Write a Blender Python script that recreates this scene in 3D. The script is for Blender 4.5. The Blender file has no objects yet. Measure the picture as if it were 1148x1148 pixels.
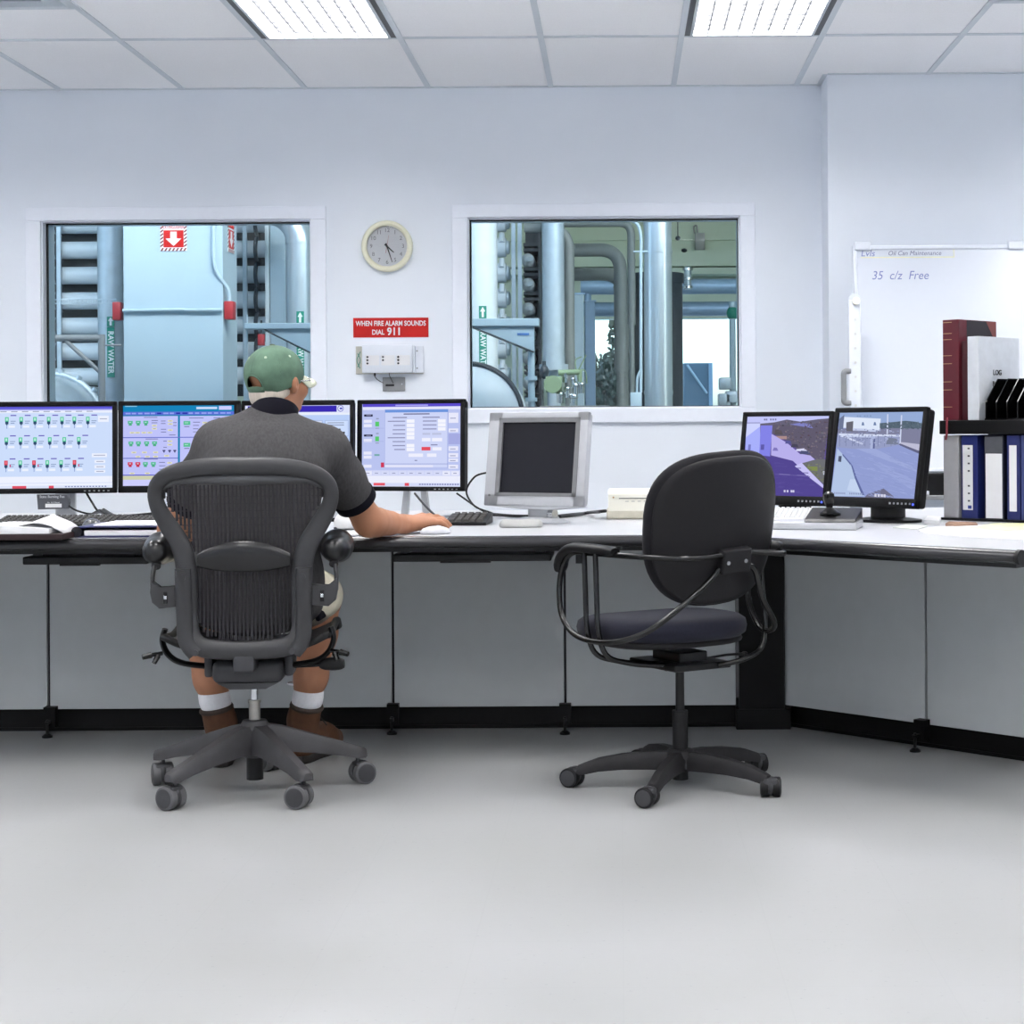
import bpy, bmesh, math, random
import numpy as np
from mathutils import Vector, Matrix, Euler, Quaternion
random.seed(7)
PI = math.pi
SC = bpy.context.scene
COL = SC.collection

# ------------------------------------------------------------------ camera
F = 2000.0; CX, CY = 695.0, 478.0; CH = 1.055; ROLL = math.radians(-0.36)
cam_d = bpy.data.cameras.new('camera'); cam = bpy.data.objects.new('camera', cam_d); COL.objects.link(cam)
cam_d.sensor_width = 36.0; cam_d.lens = F / 1148.0 * 36.0
cam_d.shift_x = (574 - CX) / 1148.0; cam_d.shift_y = (CY - 574) / 1148.0
cam_d.clip_start = 0.05; cam_d.clip_end = 200
cam.matrix_world = Matrix.Translation((0, 0, CH)) @ Matrix.Rotation(PI / 2, 4, 'X') @ Matrix.Rotation(ROLL, 4, 'Z')
SC.camera = cam
RC = cam.matrix_world.to_3x3()

def ray(px, py):
    return RC @ Vector(((px - CX) / F, -(py - CY) / F, -1.0))
def at(px, py, Y):
    "point at depth Y that the measured image point shows"
    r = ray(px, py); return Vector((0, 0, CH)) + r * (Y / r.y)
def atz(px, py, z):
    r = ray(px, py); return Vector((0, 0, CH)) + r * ((z - CH) / r.z)

# ------------------------------------------------------------------ materials
MATS = {}
def rgb(r, g, b):
    f = lambda c: (c / 255 / 12.92) if c / 255 <= 0.04045 else ((c / 255 + 0.055) / 1.055) ** 2.4
    return (f(r), f(g), f(b), 1.0)
def mat(name, col, rough=0.5, metal=0.0, noise=0.06, scale=30.0, bump=0.0, bscale=None, spec=0.5, coat=0.0, emit=0.0, stretch=None, sheen=0.0):
    if name in MATS: return MATS[name]
    m = bpy.data.materials.new(name); m.use_nodes = True; MATS[name] = m
    nt = m.node_tree; b = nt.nodes['Principled BSDF']; L = nt.links.new
    b.inputs['Roughness'].default_value = rough; b.inputs['Metallic'].default_value = metal
    b.inputs['Specular IOR Level'].default_value = spec; b.inputs['Coat Weight'].default_value = coat
    b.inputs['Sheen Weight'].default_value = sheen
    tc = nt.nodes.new('ShaderNodeTexCoord'); src = tc.outputs['Object']
    if stretch:
        mp = nt.nodes.new('ShaderNodeMapping'); mp.inputs['Scale'].default_value = stretch; L(src, mp.inputs['Vector']); src = mp.outputs['Vector']
    nz = nt.nodes.new('ShaderNodeTexNoise'); nz.inputs['Scale'].default_value = scale; nz.inputs['Detail'].default_value = 4
    L(src, nz.inputs['Vector'])
    rp = nt.nodes.new('ShaderNodeValToRGB')
    c0 = [min(1, c * (1 - noise)) for c in col[:3]] + [1]; c1 = [min(1, c * (1 + noise)) for c in col[:3]] + [1]
    rp.color_ramp.elements[0].position = 0.3; rp.color_ramp.elements[1].position = 0.7
    rp.color_ramp.elements[0].color = c0; rp.color_ramp.elements[1].color = c1
    L(nz.outputs['Fac'], rp.inputs['Fac']); L(rp.outputs['Color'], b.inputs['Base Color'])
    if bump:
        n2 = nt.nodes.new('ShaderNodeTexNoise'); n2.inputs['Scale'].default_value = bscale or scale * 6; n2.inputs['Detail'].default_value = 3
        L(src, n2.inputs['Vector'])
        bp = nt.nodes.new('ShaderNodeBump'); bp.inputs['Strength'].default_value = bump; bp.inputs['Distance'].default_value = 0.002
        L(n2.outputs['Fac'], bp.inputs['Height']); L(bp.outputs['Normal'], b.inputs['Normal'])
    if emit:
        L(rp.outputs['Color'], b.inputs['Emission Color']); b.inputs['Emission Strength'].default_value = emit
    return m
def emis(name, col, strength):
    if name in MATS: return MATS[name]
    m = bpy.data.materials.new(name); m.use_nodes = True; MATS[name] = m
    nt = m.node_tree; nt.nodes.remove(nt.nodes['Principled BSDF'])
    e = nt.nodes.new('ShaderNodeEmission'); e.inputs['Color'].default_value = col; e.inputs['Strength'].default_value = strength
    nt.links.new(e.outputs[0], nt.nodes['Material Output'].inputs['Surface']); return m

# ------------------------------------------------------------------ mesh builder
class MB:
    def __init__(s): s.v = []; s.f = []; s.m = []; s.c = []; s.M = Matrix.Identity(4); s.mi = 0; s.col = None
    def V(s, p): s.v.append(tuple(s.M @ Vector(p))); return len(s.v) - 1
    def Fc(s, idx): s.f.append(tuple(idx)); s.m.append(s.mi); s.c.append(s.col)
    def poly(s, pts): s.Fc([s.V(p) for p in pts])
    def box(s, a, b):
        x0, y0, z0 = [min(a[i], b[i]) for i in range(3)]; x1, y1, z1 = [max(a[i], b[i]) for i in range(3)]
        i = [s.V(p) for p in ((x0,y0,z0),(x1,y0,z0),(x1,y1,z0),(x0,y1,z0),(x0,y0,z1),(x1,y0,z1),(x1,y1,z1),(x0,y1,z1))]
        for q in ((0,3,2,1),(4,5,6,7),(0,1,5,4),(1,2,6,5),(2,3,7,6),(3,0,4,7)): s.Fc([i[k] for k in q])
        return s
    def rbox(s, a, b, r=0.005, seg=2):
        "box with rounded edges"
        bm = bmesh.new(); a = Vector(a); b = Vector(b); c = (a + b) / 2; d = b - a
        bmesh.ops.create_cube(bm, size=1.0)
        for v in bm.verts: v.co = Vector((v.co.x * abs(d.x), v.co.y * abs(d.y), v.co.z * abs(d.z))) + c
        bmesh.ops.bevel(bm, geom=list(bm.edges), offset=min(r, 0.49 * min(abs(d.x), abs(d.y), abs(d.z))), segments=seg, profile=0.5, affect='EDGES')
        return s.addbm(bm)
    def addbm(s, bm):
        bm.verts.index_update(); o = len(s.v)
        for v in bm.verts: s.v.append(tuple(s.M @ v.co))
        for f in bm.faces: s.Fc([o + v.index for v in f.verts])
        bm.free(); return s
    def prism(s, pts, h, axis='z', r=0.0, seg=2):
        "closed 2D outline extruded by h; axis z: (x,y)->z ; y: (x,z)->y ; x: (y,z)->x; starts at offset pts, h may be (h0,h1)"
        h0, h1 = h if isinstance(h, (tuple, list)) else (0, h)
        def P(p, t): return (p[0], p[1], t) if axis == 'z' else ((p[0], t, p[1]) if axis == 'y' else (t, p[0], p[1]))
        if r:
            bm = bmesh.new(); n = len(pts)
            A = [bm.verts.new(P(p, h0)) for p in pts]; B = [bm.verts.new(P(p, h1)) for p in pts]
            fa = bm.faces.new(A); fb = bm.faces.new(B[::-1])
            for i in range(n): bm.faces.new((A[i], B[i], B[(i+1) % n], A[(i+1) % n]))
            ed = list(set(list(fa.edges) + list(fb.edges)))
            bmesh.ops.bevel(bm, geom=ed, offset=r, segments=seg, profile=0.5, affect='EDGES')
            bmesh.ops.recalc_face_normals(bm, faces=bm.faces); return s.addbm(bm)
        n = len(pts); A = [s.V(P(p, h0)) for p in pts]; B = [s.V(P(p, h1)) for p in pts]
        s.Fc(A[::-1]); s.Fc(B)
        for i in range(n): s.Fc((A[i], A[(i+1) % n], B[(i+1) % n], B[i]))
        return s
    def tube(s, pts, r, seg=10, cap=True, closed=False, flat=None, up=None):
        "sweep a circle (or ellipse flat=(a,b)) along pts; r scalar or list"
        P = [Vector(p) for p in pts]; n = len(P); R = r if isinstance(r, (list, tuple)) else [r] * n
        T = []
        for i in range(n):
            if closed: t = P[(i+1) % n] - P[i-1]
            else: t = P[min(i+1, n-1)] - P[max(i-1, 0)]
            T.append(t.normalized() if t.length > 1e-9 else Vector((0,0,1)))
        u = Vector(up) if up else (Vector((0,0,1)) if abs(T[0].z) < 0.9 else Vector((1,0,0)))
        u = (u - T[0] * u.dot(T[0])).normalized(); rings = []
        for i in range(n):
            if i:
                if up: u = Vector(up)
                u = (u - T[i] * u.dot(T[i]))
                u = u.normalized() if u.length > 1e-6 else T[i].orthogonal().normalized()
            w = T[i].cross(u); ra, rb = (R[i], R[i]) if flat is None else (flat[0] * R[i], flat[1] * R[i])
            rings.append([s.V(P[i] + u * (ra * math.cos(2*PI*k/seg)) + w * (rb * math.sin(2*PI*k/seg))) for k in range(seg)])
        for i in range(n if closed else n - 1):
            a, b = rings[i], rings[(i+1) % n]
            for k in range(seg): s.Fc((a[k], a[(k+1) % seg], b[(k+1) % seg], b[k]))
        if cap and not closed: s.Fc(rings[0][::-1]); s.Fc(rings[-1])
        return s
    def cyl(s, a, b, r, seg=16, r2=None): return s.tube([a, b], [r, r if r2 is None else r2], seg)
    def lathe(s, prof, seg=24, M=None, cap=True):
        "profile [(r,z)...] around z, M places it"
        M = M or Matrix.Identity(4); rings = []
        for (r, z) in prof: rings.append([s.V(M @ Vector((r*math.cos(2*PI*k/seg), r*math.sin(2*PI*k/seg), z))) for k in range(seg)])
        for a, b in zip(rings, rings[1:]):
            for k in range(seg): s.Fc((a[k], a[(k+1) % seg], b[(k+1) % seg], b[k]))
        if cap: s.Fc(rings[0][::-1]); s.Fc(rings[-1])
        return s
    def ell(s, c, r, seg=16, rg=10):
        c = Vector(c); r = r if isinstance(r, (tuple, list)) else (r, r, r); rings = []
        top = s.V(c + Vector((0,0,r[2]))); bot = s.V(c - Vector((0,0,r[2])))
        for j in range(1, rg):
            t = PI * j / rg
            rings.append([s.V(c + Vector((r[0]*math.sin(t)*math.cos(2*PI*k/seg), r[1]*math.sin(t)*math.sin(2*PI*k/seg), r[2]*math.cos(t)))) for k in range(seg)])
        for k in range(seg):
            s.Fc((top, rings[0][k], rings[0][(k+1) % seg])); s.Fc((bot, rings[-1][(k+1) % seg], rings[-1][k]))
        for a, b in zip(rings, rings[1:]):
            for k in range(seg): s.Fc((a[k], b[k], b[(k+1) % seg], a[(k+1) % seg]))
        return s
    def grid(s, G, closed_u=False):
        "surface from a 2-D array of points"
        I = [[s.V(p) for p in row] for row in G]
        for a, b in zip(I, I[1:]):
            n = len(a)
            for k in range(n if closed_u else n - 1): s.Fc((a[k], a[(k+1) % n], b[(k+1) % n], b[k]))
        return s

def obj(name, mb, m, parent=None, smooth=35, fix=True, solid=0.0):
    me = bpy.data.meshes.new(name); me.from_pydata(mb.v, [], mb.f); me.update()
    ms = m if isinstance(m, (list, tuple)) else [m]
    for x in ms: me.materials.append(x)
    if len(ms) > 1: me.polygons.foreach_set('material_index', mb.m)
    if any(c is not None for c in mb.c):
        a = me.color_attributes.new('Col', 'FLOAT_COLOR', 'CORNER'); k = 0; buf = []
        for f, c in zip(mb.f, mb.c): buf += list(c or (0,0,0,1)) * len(f)
        a.data.foreach_set('color', buf)
    elif fix:
        bm = bmesh.new(); bm.from_mesh(me); bmesh.ops.recalc_face_normals(bm, faces=bm.faces); bm.to_mesh(me); bm.free()
    if smooth:
        me.polygons.foreach_set('use_smooth', [True] * len(me.polygons)); me.set_sharp_from_angle(angle=math.radians(smooth))
    o = bpy.data.objects.new(name, me); COL.objects.link(o)
    if parent: o.parent = parent
    if solid:
        md = o.modifiers.new('thick', 'SOLIDIFY'); md.thickness = solid; md.offset = 0
    return o
def thing(name, label, cat, loc=(0,0,0), rz=0.0, group=None):
    o = bpy.data.objects.new(name, None); COL.objects.link(o); o.empty_display_size = 0.05
    o.location = loc; o.rotation_euler = (0, 0, rz); o['label'] = label; o['category'] = cat
    if group: o['group'] = group
    return o
def tag(o, label, cat, group=None, kind=None):
    o['label'] = label; o['category'] = cat
    if group: o['group'] = group
    if kind: o['kind'] = kind
    return o
def struct(name, mb, m, parent=None, **k):
    o = obj(name, mb, m, parent, **k)
    if parent is None: o['kind'] = 'structure'
    return o
def copy_tree(o, parent=None):
    c = o.copy(); COL.objects.link(c)
    if parent: c.parent = parent
    for ch in list(o.children): copy_tree(ch, c)
    return c
def lettering(name, s, size, m, parent, M, depth=0.0008, align='CENTER', sx=1.0, bold=0.0):
    "words as a mesh; M takes the x-right y-up text plane to the parent's space"
    cu = bpy.data.curves.new(name, 'FONT'); cu.body = s; cu.size = size; cu.align_x = align; cu.align_y = 'CENTER'; cu.extrude = depth; cu.offset = bold
    cu.resolution_u = 3
    t = bpy.data.objects.new(name + '_tmp', cu); COL.objects.link(t)
    me = bpy.data.meshes.new_from_object(t.evaluated_get(bpy.context.evaluated_depsgraph_get()))
    bpy.data.objects.remove(t); bpy.data.curves.remove(cu)
    me.transform(M @ Matrix.Diagonal((sx, 1, 1, 1))); me.materials.clear(); me.materials.append(m)
    o = bpy.data.objects.new(name, me); COL.objects.link(o); o.parent = parent
    return o
def frame3(o, x, y):
    "matrix from an origin, x axis, y axis"
    x = Vector(x).normalized(); y = Vector(y).normalized(); z = x.cross(y)
    M = Matrix((x, y, z)).transposed().to_4x4(); M.translation = Vector(o); return M
def bez(pts, n=8):
    "smooth Catmull-Rom through points"
    P = [Vector(p) for p in pts]; out = []
    for i in range(len(P) - 1):
        p0 = P[max(i-1, 0)]; p1 = P[i]; p2 = P[i+1]; p3 = P[min(i+2, len(P)-1)]
        for k in range(n):
            t = k / n
            out.append(0.5 * ((2*p1) + (p2-p0)*t + (2*p0-5*p1+4*p2-p3)*t*t + (3*p1-p0-3*p2+p3)*t**3))
    out.append(P[-1]); return out
def fillet(pts, r, n=6):
    "polyline with rounded corners"
    P = [Vector(p) for p in pts]; out = [P[0]]
    for i in range(1, len(P)-1):
        a = (P[i-1]-P[i]); b = (P[i+1]-P[i]); d = min(r, a.length*0.49, b.length*0.49)
        p = P[i] + a.normalized()*d; q = P[i] + b.normalized()*d
        for k in range(n+1):
            t = k/n; out.append(p*(1-t)**2 + P[i]*2*t*(1-t) + q*t*t)
    out.append(P[-1]); return out

# ------------------------------------------------------------------ distance-field modelling for soft bodies
class SDF:
    def __init__(s, lo, hi, h):
        s.h = h; s.lo = np.array(lo, np.float32); s.n = np.ceil((np.array(hi) - s.lo) / h).astype(int) + 1
        s.D = np.full(s.n, 10.0, np.float32)
    def _win(s, lo, hi, pad):
        a = np.clip(np.floor((np.array(lo) - pad - s.lo) / s.h).astype(int), 0, s.n); b = np.clip(np.ceil((np.array(hi) + pad - s.lo) / s.h).astype(int) + 1, 0, s.n)
        sl = tuple(slice(int(a[i]), int(b[i])) for i in range(3))
        ax = [s.lo[i] + s.h * np.arange(a[i], b[i], dtype=np.float32) for i in range(3)]
        return sl, ax[0][:, None, None], ax[1][None, :, None], ax[2][None, None, :]
    def _put(s, sl, d, k, sub=False):
        e = s.D[sl]
        if e.size == 0: return
        if sub: s.D[sl] = np.maximum(e, -d); return
        if k <= 0: s.D[sl] = np.minimum(e, d); return
        hh = np.maximum(k - np.abs(e - d), 0) / k
        s.D[sl] = np.minimum(e, d) - hh * hh * k * 0.25
    def cone(s, a, b, r1, r2=None, k=0.02, sub=False):
        "round cone"
        r2 = r1 if r2 is None else r2; a = np.array(a, np.float32); b = np.array(b, np.float32); R = max(r1, r2)
        sl, X, Y, Z = s._win(np.minimum(a, b) - R, np.maximum(a, b) + R, k + 2 * s.h)
        ba = b - a; L2 = float(ba @ ba) + 1e-12
        t = np.clip(((X - a[0]) * ba[0] + (Y - a[1]) * ba[1] + (Z - a[2]) * ba[2]) / L2, 0, 1)
        d = np.sqrt((X - a[0] - t*ba[0])**2 + (Y - a[1] - t*ba[1])**2 + (Z - a[2] - t*ba[2])**2) - (r1 + (r2 - r1) * t)
        s._put(sl, d.astype(np.float32), k, sub); return s
    def chain(s, pts, rs, k=0.02):
        for i in range(len(pts) - 1): s.cone(pts[i], pts[i+1], rs[i], rs[i+1], k)
        return s
    def ell(s, c, r, k=0.02, M=None, sub=False):
        "ellipsoid, M an optional 3x3 rotation"
        c = np.array(c, np.float32); r = np.array(r, np.float32); R = float(r.max())
        sl, X, Y, Z = s._win(c - R, c + R, k + 2 * s.h)
        x, y, z = X - c[0], Y - c[1], Z - c[2]
        if M is not None:
            A = np.array(M.transposed(), np.float32)
            x, y, z = A[0,0]*x + A[0,1]*y + A[0,2]*z, A[1,0]*x + A[1,1]*y + A[1,2]*z, A[2,0]*x + A[2,1]*y + A[2,2]*z
        k0 = np.sqrt((x/r[0])**2 + (y/r[1])**2 + (z/r[2])**2); k1 = np.sqrt((x/r[0]**2)**2 + (y/r[1]**2)**2 + (z/r[2]**2)**2)
        d = k0 * (k0 - 1) / np.maximum(k1, 1e-6)
        s._put(sl, d.astype(np.float32), k, sub); return s
    def cut(s, p, n):
        "keep the half-space behind plane p, normal n"
        n = np.array(n, np.float32); n /= np.linalg.norm(n); p = np.array(p, np.float32)
        ax = [s.lo[i] + s.h * np.arange(s.n[i], dtype=np.float32) for i in range(3)]
        d = (ax[0][:,None,None]-p[0])*n[0] + (ax[1][None,:,None]-p[1])*n[1] + (ax[2][None,None,:]-p[2])*n[2]
        s.D = np.maximum(s.D, d.astype(np.float32)); return s
    def mesh(s, smooth=2):
        "surface nets"
        D = s.D; D = np.pad(D, 1, constant_values=1.0); I = D < 0
        c = np.zeros(np.array(D.shape) - 1, np.int8)
        for i in (0, 1):
            for j in (0, 1):
                for k in (0, 1): c += I[i:D.shape[0]-1+i, j:D.shape[1]-1+j, k:D.shape[2]-1+k]
        cells = np.argwhere((c > 0) & (c < 8)); idx = np.full(c.shape, -1, np.int32); idx[tuple(cells.T)] = np.arange(len(cells))
        acc = np.zeros((len(cells), 3)); cnt = np.zeros(len(cells))
        cor = [(i, j, k) for i in (0,1) for j in (0,1) for k in (0,1)]
        for a in cor:
            for b in cor:
                if a < b and sum(abs(a[q]-b[q]) for q in range(3)) == 1:
                    da = D[tuple((cells + a).T)]; db = D[tuple((cells + b).T)]; m = (da < 0) != (db < 0)
                    t = np.where(m, da / np.where(m, da - db, 1), 0)
                    p = np.array(a) + t[:, None] * (np.array(b) - np.array(a)); acc += p * m[:, None]; cnt += m
        P = cells + acc / np.maximum(cnt, 1)[:, None]
        quads = []
        for ax in range(3):
            o1, o2 = [q for q in range(3) if q != ax]
            A = I; sa = [slice(None)]*3; sb = [slice(None)]*3; sa[ax] = slice(0, -1); sb[ax] = slice(1, None)
            ch = np.argwhere(A[tuple(sa)] != A[tuple(sb)])
            ch = ch[(ch[:, o1] > 0) & (ch[:, o2] > 0) & (ch[:, o1] < D.shape[o1]-1) & (ch[:, o2] < D.shape[o2]-1)]
            e1 = np.zeros(3, int); e1[o1] = 1; e2 = np.zeros(3, int); e2[o2] = 1
            q = np.stack([idx[tuple((ch - d).T)] for d in (0*e1, e1, e1+e2, e2)], 1)
            ins = A[tuple(ch.T)]
            if ax == 1: ins = ~ins
            q[~ins] = q[~ins][:, ::-1]; quads.append(q)
        Q = np.concatenate(quads); Q = Q[(Q >= 0).all(1)]
        for _ in range(smooth):
            S = np.zeros_like(P); N = np.zeros(len(P))
            for a, b in ((0,1),(1,2),(2,3),(3,0)):
                np.add.at(S, Q[:,a], P[Q[:,b]]); np.add.at(N, Q[:,a], 1); np.add.at(S, Q[:,b], P[Q[:,a]]); np.add.at(N, Q[:,b], 1)
            P = 0.5 * P + 0.5 * S / np.maximum(N, 1)[:, None]
        P = (P - 1) * s.h + s.lo
        mb = MB(); mb.v = [tuple(p) for p in P.tolist()]; mb.f = [tuple(q) for q in Q.tolist()]; mb.m = [0]*len(mb.f); mb.c = [None]*len(mb.f)
        return mb
# ================================================================== palette
M_wall = mat('wall paint', rgb(232,237,244), 0.75, noise=0.012, scale=3, bump=0.05, bscale=260)
M_ceil = mat('ceiling tile', rgb(243,243,244), 0.9, noise=0.03, scale=180, bump=0.35, bscale=420)
M_grid = mat('ceiling grid paint', rgb(206,212,217), 0.6, noise=0.02)
M_white = mat('white paint', rgb(220,225,233), 0.5, noise=0.012)
M_wplast = mat('white plastic', rgb(208,209,209), 0.4, noise=0.02)
M_cream = mat('cream plastic', rgb(240,237,222), 0.45, noise=0.02)
M_black = mat('black plastic', rgb(14,14,16), 0.42, noise=0.1, spec=0.3)
M_blackm = mat('black painted metal', rgb(9,9,11), 0.32, noise=0.1, spec=0.35)
M_blackgl = mat('gloss black', rgb(7,7,8), 0.18, noise=0.1, spec=0.4)
M_dkgrey = mat('dark grey plastic', rgb(58,58,61), 0.45, spec=0.35, noise=0.05, scale=60, bump=0.08, bscale=900)
M_grey = mat('grey metal', rgb(138,140,143), 0.4, noise=0.05)
M_silver = mat('silver plastic', rgb(182,184,188), 0.38, metal=0.12, noise=0.03)
M_chrome = mat('chrome', rgb(205,207,210), 0.18, metal=1.0, noise=0.03)
M_paper = mat('paper', rgb(226,226,228), 0.7, noise=0.015)
M_yellow = mat('yellow paper', rgb(236,232,170), 0.7, noise=0.02)
M_red = mat('sign red', rgb(196,26,22), 0.45, spec=.3, noise=0.03)
M_green = mat('label green', rgb(0,128,108), 0.45, noise=0.05)
M_ink = mat('ink', rgb(70,72,80), 0.6, noise=0.05)

# ================================================================== room shell
YW = 8.85; YR = 8.58; XS = 1.008; ZC = 2.737
XL, XR, YB = -4.6, 3.7, -1.6
def floor_material():
    m = bpy.data.materials.new('vinyl floor tiles'); m.use_nodes = True; nt = m.node_tree; L = nt.links.new; b = nt.nodes['Principled BSDF']
    N = nt.nodes.new; tc = N('ShaderNodeTexCoord')
    def ramp(src, stops):
        r = N('ShaderNodeValToRGB'); L(src, r.inputs['Fac']); e = r.color_ramp.elements
        e[0].position, e[0].color = stops[0]; e[1].position, e[1].color = stops[1]; return r.outputs['Color']
    n1 = N('ShaderNodeTexNoise'); n1.inputs['Scale'].default_value = 1.3; n1.inputs['Detail'].default_value = 5; L(tc.outputs['Object'], n1.inputs['Vector'])
    base = ramp(n1.outputs['Fac'], [(0.3, rgb(147,148,147)), (0.7, rgb(156,157,158))])
    n2 = N('ShaderNodeTexNoise'); n2.inputs['Scale'].default_value = 55; n2.inputs['Detail'].default_value = 6; n2.inputs['Roughness'].default_value = 0.75; L(tc.outputs['Object'], n2.inputs['Vector'])
    fl = ramp(n2.outputs['Fac'], [(0.62, (0,0,0,1)), (0.72, (1,1,1,1))])
    mx = N('ShaderNodeMix'); mx.data_type = 'RGBA'; L(fl, mx.inputs['Factor']); L(base, mx.inputs['A']); mx.inputs['B'].default_value = rgb(133,135,136)
    n3 = N('ShaderNodeTexVoronoi'); n3.inputs['Scale'].default_value = 26; L(tc.outputs['Object'], n3.inputs['Vector'])
    f3 = ramp(n3.outputs['Distance'], [(0.05, (1,1,1,1)), (0.09, (0,0,0,1))])
    mf = N('ShaderNodeMath'); mf.operation = 'MULTIPLY'; L(f3, mf.inputs[0]); mf.inputs[1].default_value = 0.45
    m3 = N('ShaderNodeMix'); m3.data_type = 'RGBA'; L(mf.outputs[0], m3.inputs['Factor']); L(mx.outputs['Result'], m3.inputs['A']); m3.inputs['B'].default_value = rgb(126,130,134)
    bk = N('ShaderNodeTexBrick'); bk.offset = 0; bk.inputs['Scale'].default_value = 1; bk.inputs['Mortar Size'].default_value = 0.0016; bk.inputs['Brick Width'].default_value = 0.3048; bk.inputs['Row Height'].default_value = 0.3048
    L(tc.outputs['Object'], bk.inputs['Vector'])
    bf = N('ShaderNodeMath'); bf.operation = 'MULTIPLY'; L(bk.outputs['Fac'], bf.inputs[0]); bf.inputs[1].default_value = 0.07
    m4 = N('ShaderNodeMix'); m4.data_type = 'RGBA'; L(bf.outputs[0], m4.inputs['Factor']); L(m3.outputs['Result'], m4.inputs['A']); m4.inputs['B'].default_value = rgb(120,122,124)
    L(m4.outputs['Result'], b.inputs['Base Color'])
    rr = ramp(n1.outputs['Fac'], [(0.2, (0.34,)*3+(1,)), (0.8, (0.46,)*3+(1,))]); L(rr, b.inputs['Roughness'])
    return m
struct('floor', MB().box((XL, YB, -0.1), (XR, YW + 0.2, 0)), floor_material(), smooth=0)

# back wall with two window openings
WIN = [(-2.862, -1.526, 1.146, 2.090), (-0.750, 0.600, 1.146, 2.094)]
w = MB(); y0, y1 = YW, YW + 0.18
xs = [XL, WIN[0][0], WIN[0][1], WIN[1][0], WIN[1][1], XR]
for i in range(5):
    if i in (1, 3):
        a = WIN[(i - 1) // 2]; w.box((xs[i], y0, 0), (xs[i+1], y1, a[2])); w.box((xs[i], y0, a[3]), (xs[i+1], y1, ZC + 0.3))
    else: w.box((xs[i], y0, 0), (xs[i+1], y1, ZC + 0.3))
struct('wall_back', w, M_wall, smooth=0)
struct('wall_right_return', MB().box((XS, YR, 0), (XR, YW - 0.001, ZC + 0.3)), M_wall, smooth=0)
struct('wall_left', MB().box((XL - 0.15, YB, 0), (XL, YW + 0.2, ZC + 0.3)), M_wall, smooth=0)
struct('wall_right', MB().box((XR, YB, 0), (XR + 0.15, YW + 0.2, ZC + 0.3)), M_wall, smooth=0)
struct('wall_front', MB().box((XL - 0.15, YB - 0.15, 0), (XR + 0.15, YB, ZC + 0.3)), M_wall, smooth=0)

# suspended ceiling: lay-in tiles 0.61 x 1.22 on an exposed grid
GX = [-0.332 + 0.608 * k for k in range(-8, 8)]
GX = [XL] + [x for x in GX if XL < x < XR] + [XR]
GY = [YW] + [7.712 - 1.2192 * k for k in range(0, 8)]; GY = [y for y in GY if y > YB] + [YB]
LIGHTS = []                     # (x0,x1,y0,y1)
for c in (-3.372, -1.548, 0.276, 2.100):
    for k in (0, 2, 4, 6): LIGHTS.append((c, c + 0.608, 7.712 - 1.2192 * (k + 1), 7.712 - 1.2192 * k))
VENTS = [(-2.764, -2.156, 7.125 - 0.61, 7.125), (1.492, 2.100, 7.125 - 0.61, 7.125)]
ct = MB(); gr = MB()
def is_in(lst, x, y): return any(a < x < b and c < y < d for a, b, c, d in lst)
for x0, x1 in zip(GX, GX[1:]):
    for y1, y0 in zip(GY, GY[1:]):
        ym = [y1, y0]
        if any(a < (x0+x1)/2 < b and y0 < (c+d)/2 < y1 for a, b, c, d in VENTS): ym = [y1, 7.125, y0] if y1 > 7.2 else [y1, y0]
        for ya, yb in zip(ym, ym[1:]):
            cx, cy = (x0 + x1) / 2, (ya + yb) / 2
            if not is_in(LIGHTS, cx, cy) and not is_in(VENTS, cx, cy): ct.box((x0, yb, ZC + 0.006), (x1, ya, ZC + 0.03))
        if len(ym) == 3: gr.box((x0, 7.125 - 0.012, ZC), (x1, 7.125 + 0.012, ZC + 0.008))
for x in GX[1:-1]: gr.box((x - 0.013, YB, ZC), (x + 0.013, YW, ZC + 0.007))
for y in GY[1:-1]: gr.box((XL, y - 0.012, ZC + 0.0005), (XR, y + 0.012, ZC + 0.0075))
gr.box((XL, YW - 0.022, ZC + 0.001), (XS, YW, ZC + 0.0078)); gr.box((XS - 0.022, YR, ZC + 0.001), (XS, YW, ZC + 0.0078)); gr.box((XS, YR - 0.022, ZC + 0.001), (XR, YR, ZC + 0.0078))
struct('ceiling', ct, M_ceil, smooth=0)
g = struct('trim_1', gr, M_grid, smooth=0)

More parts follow.
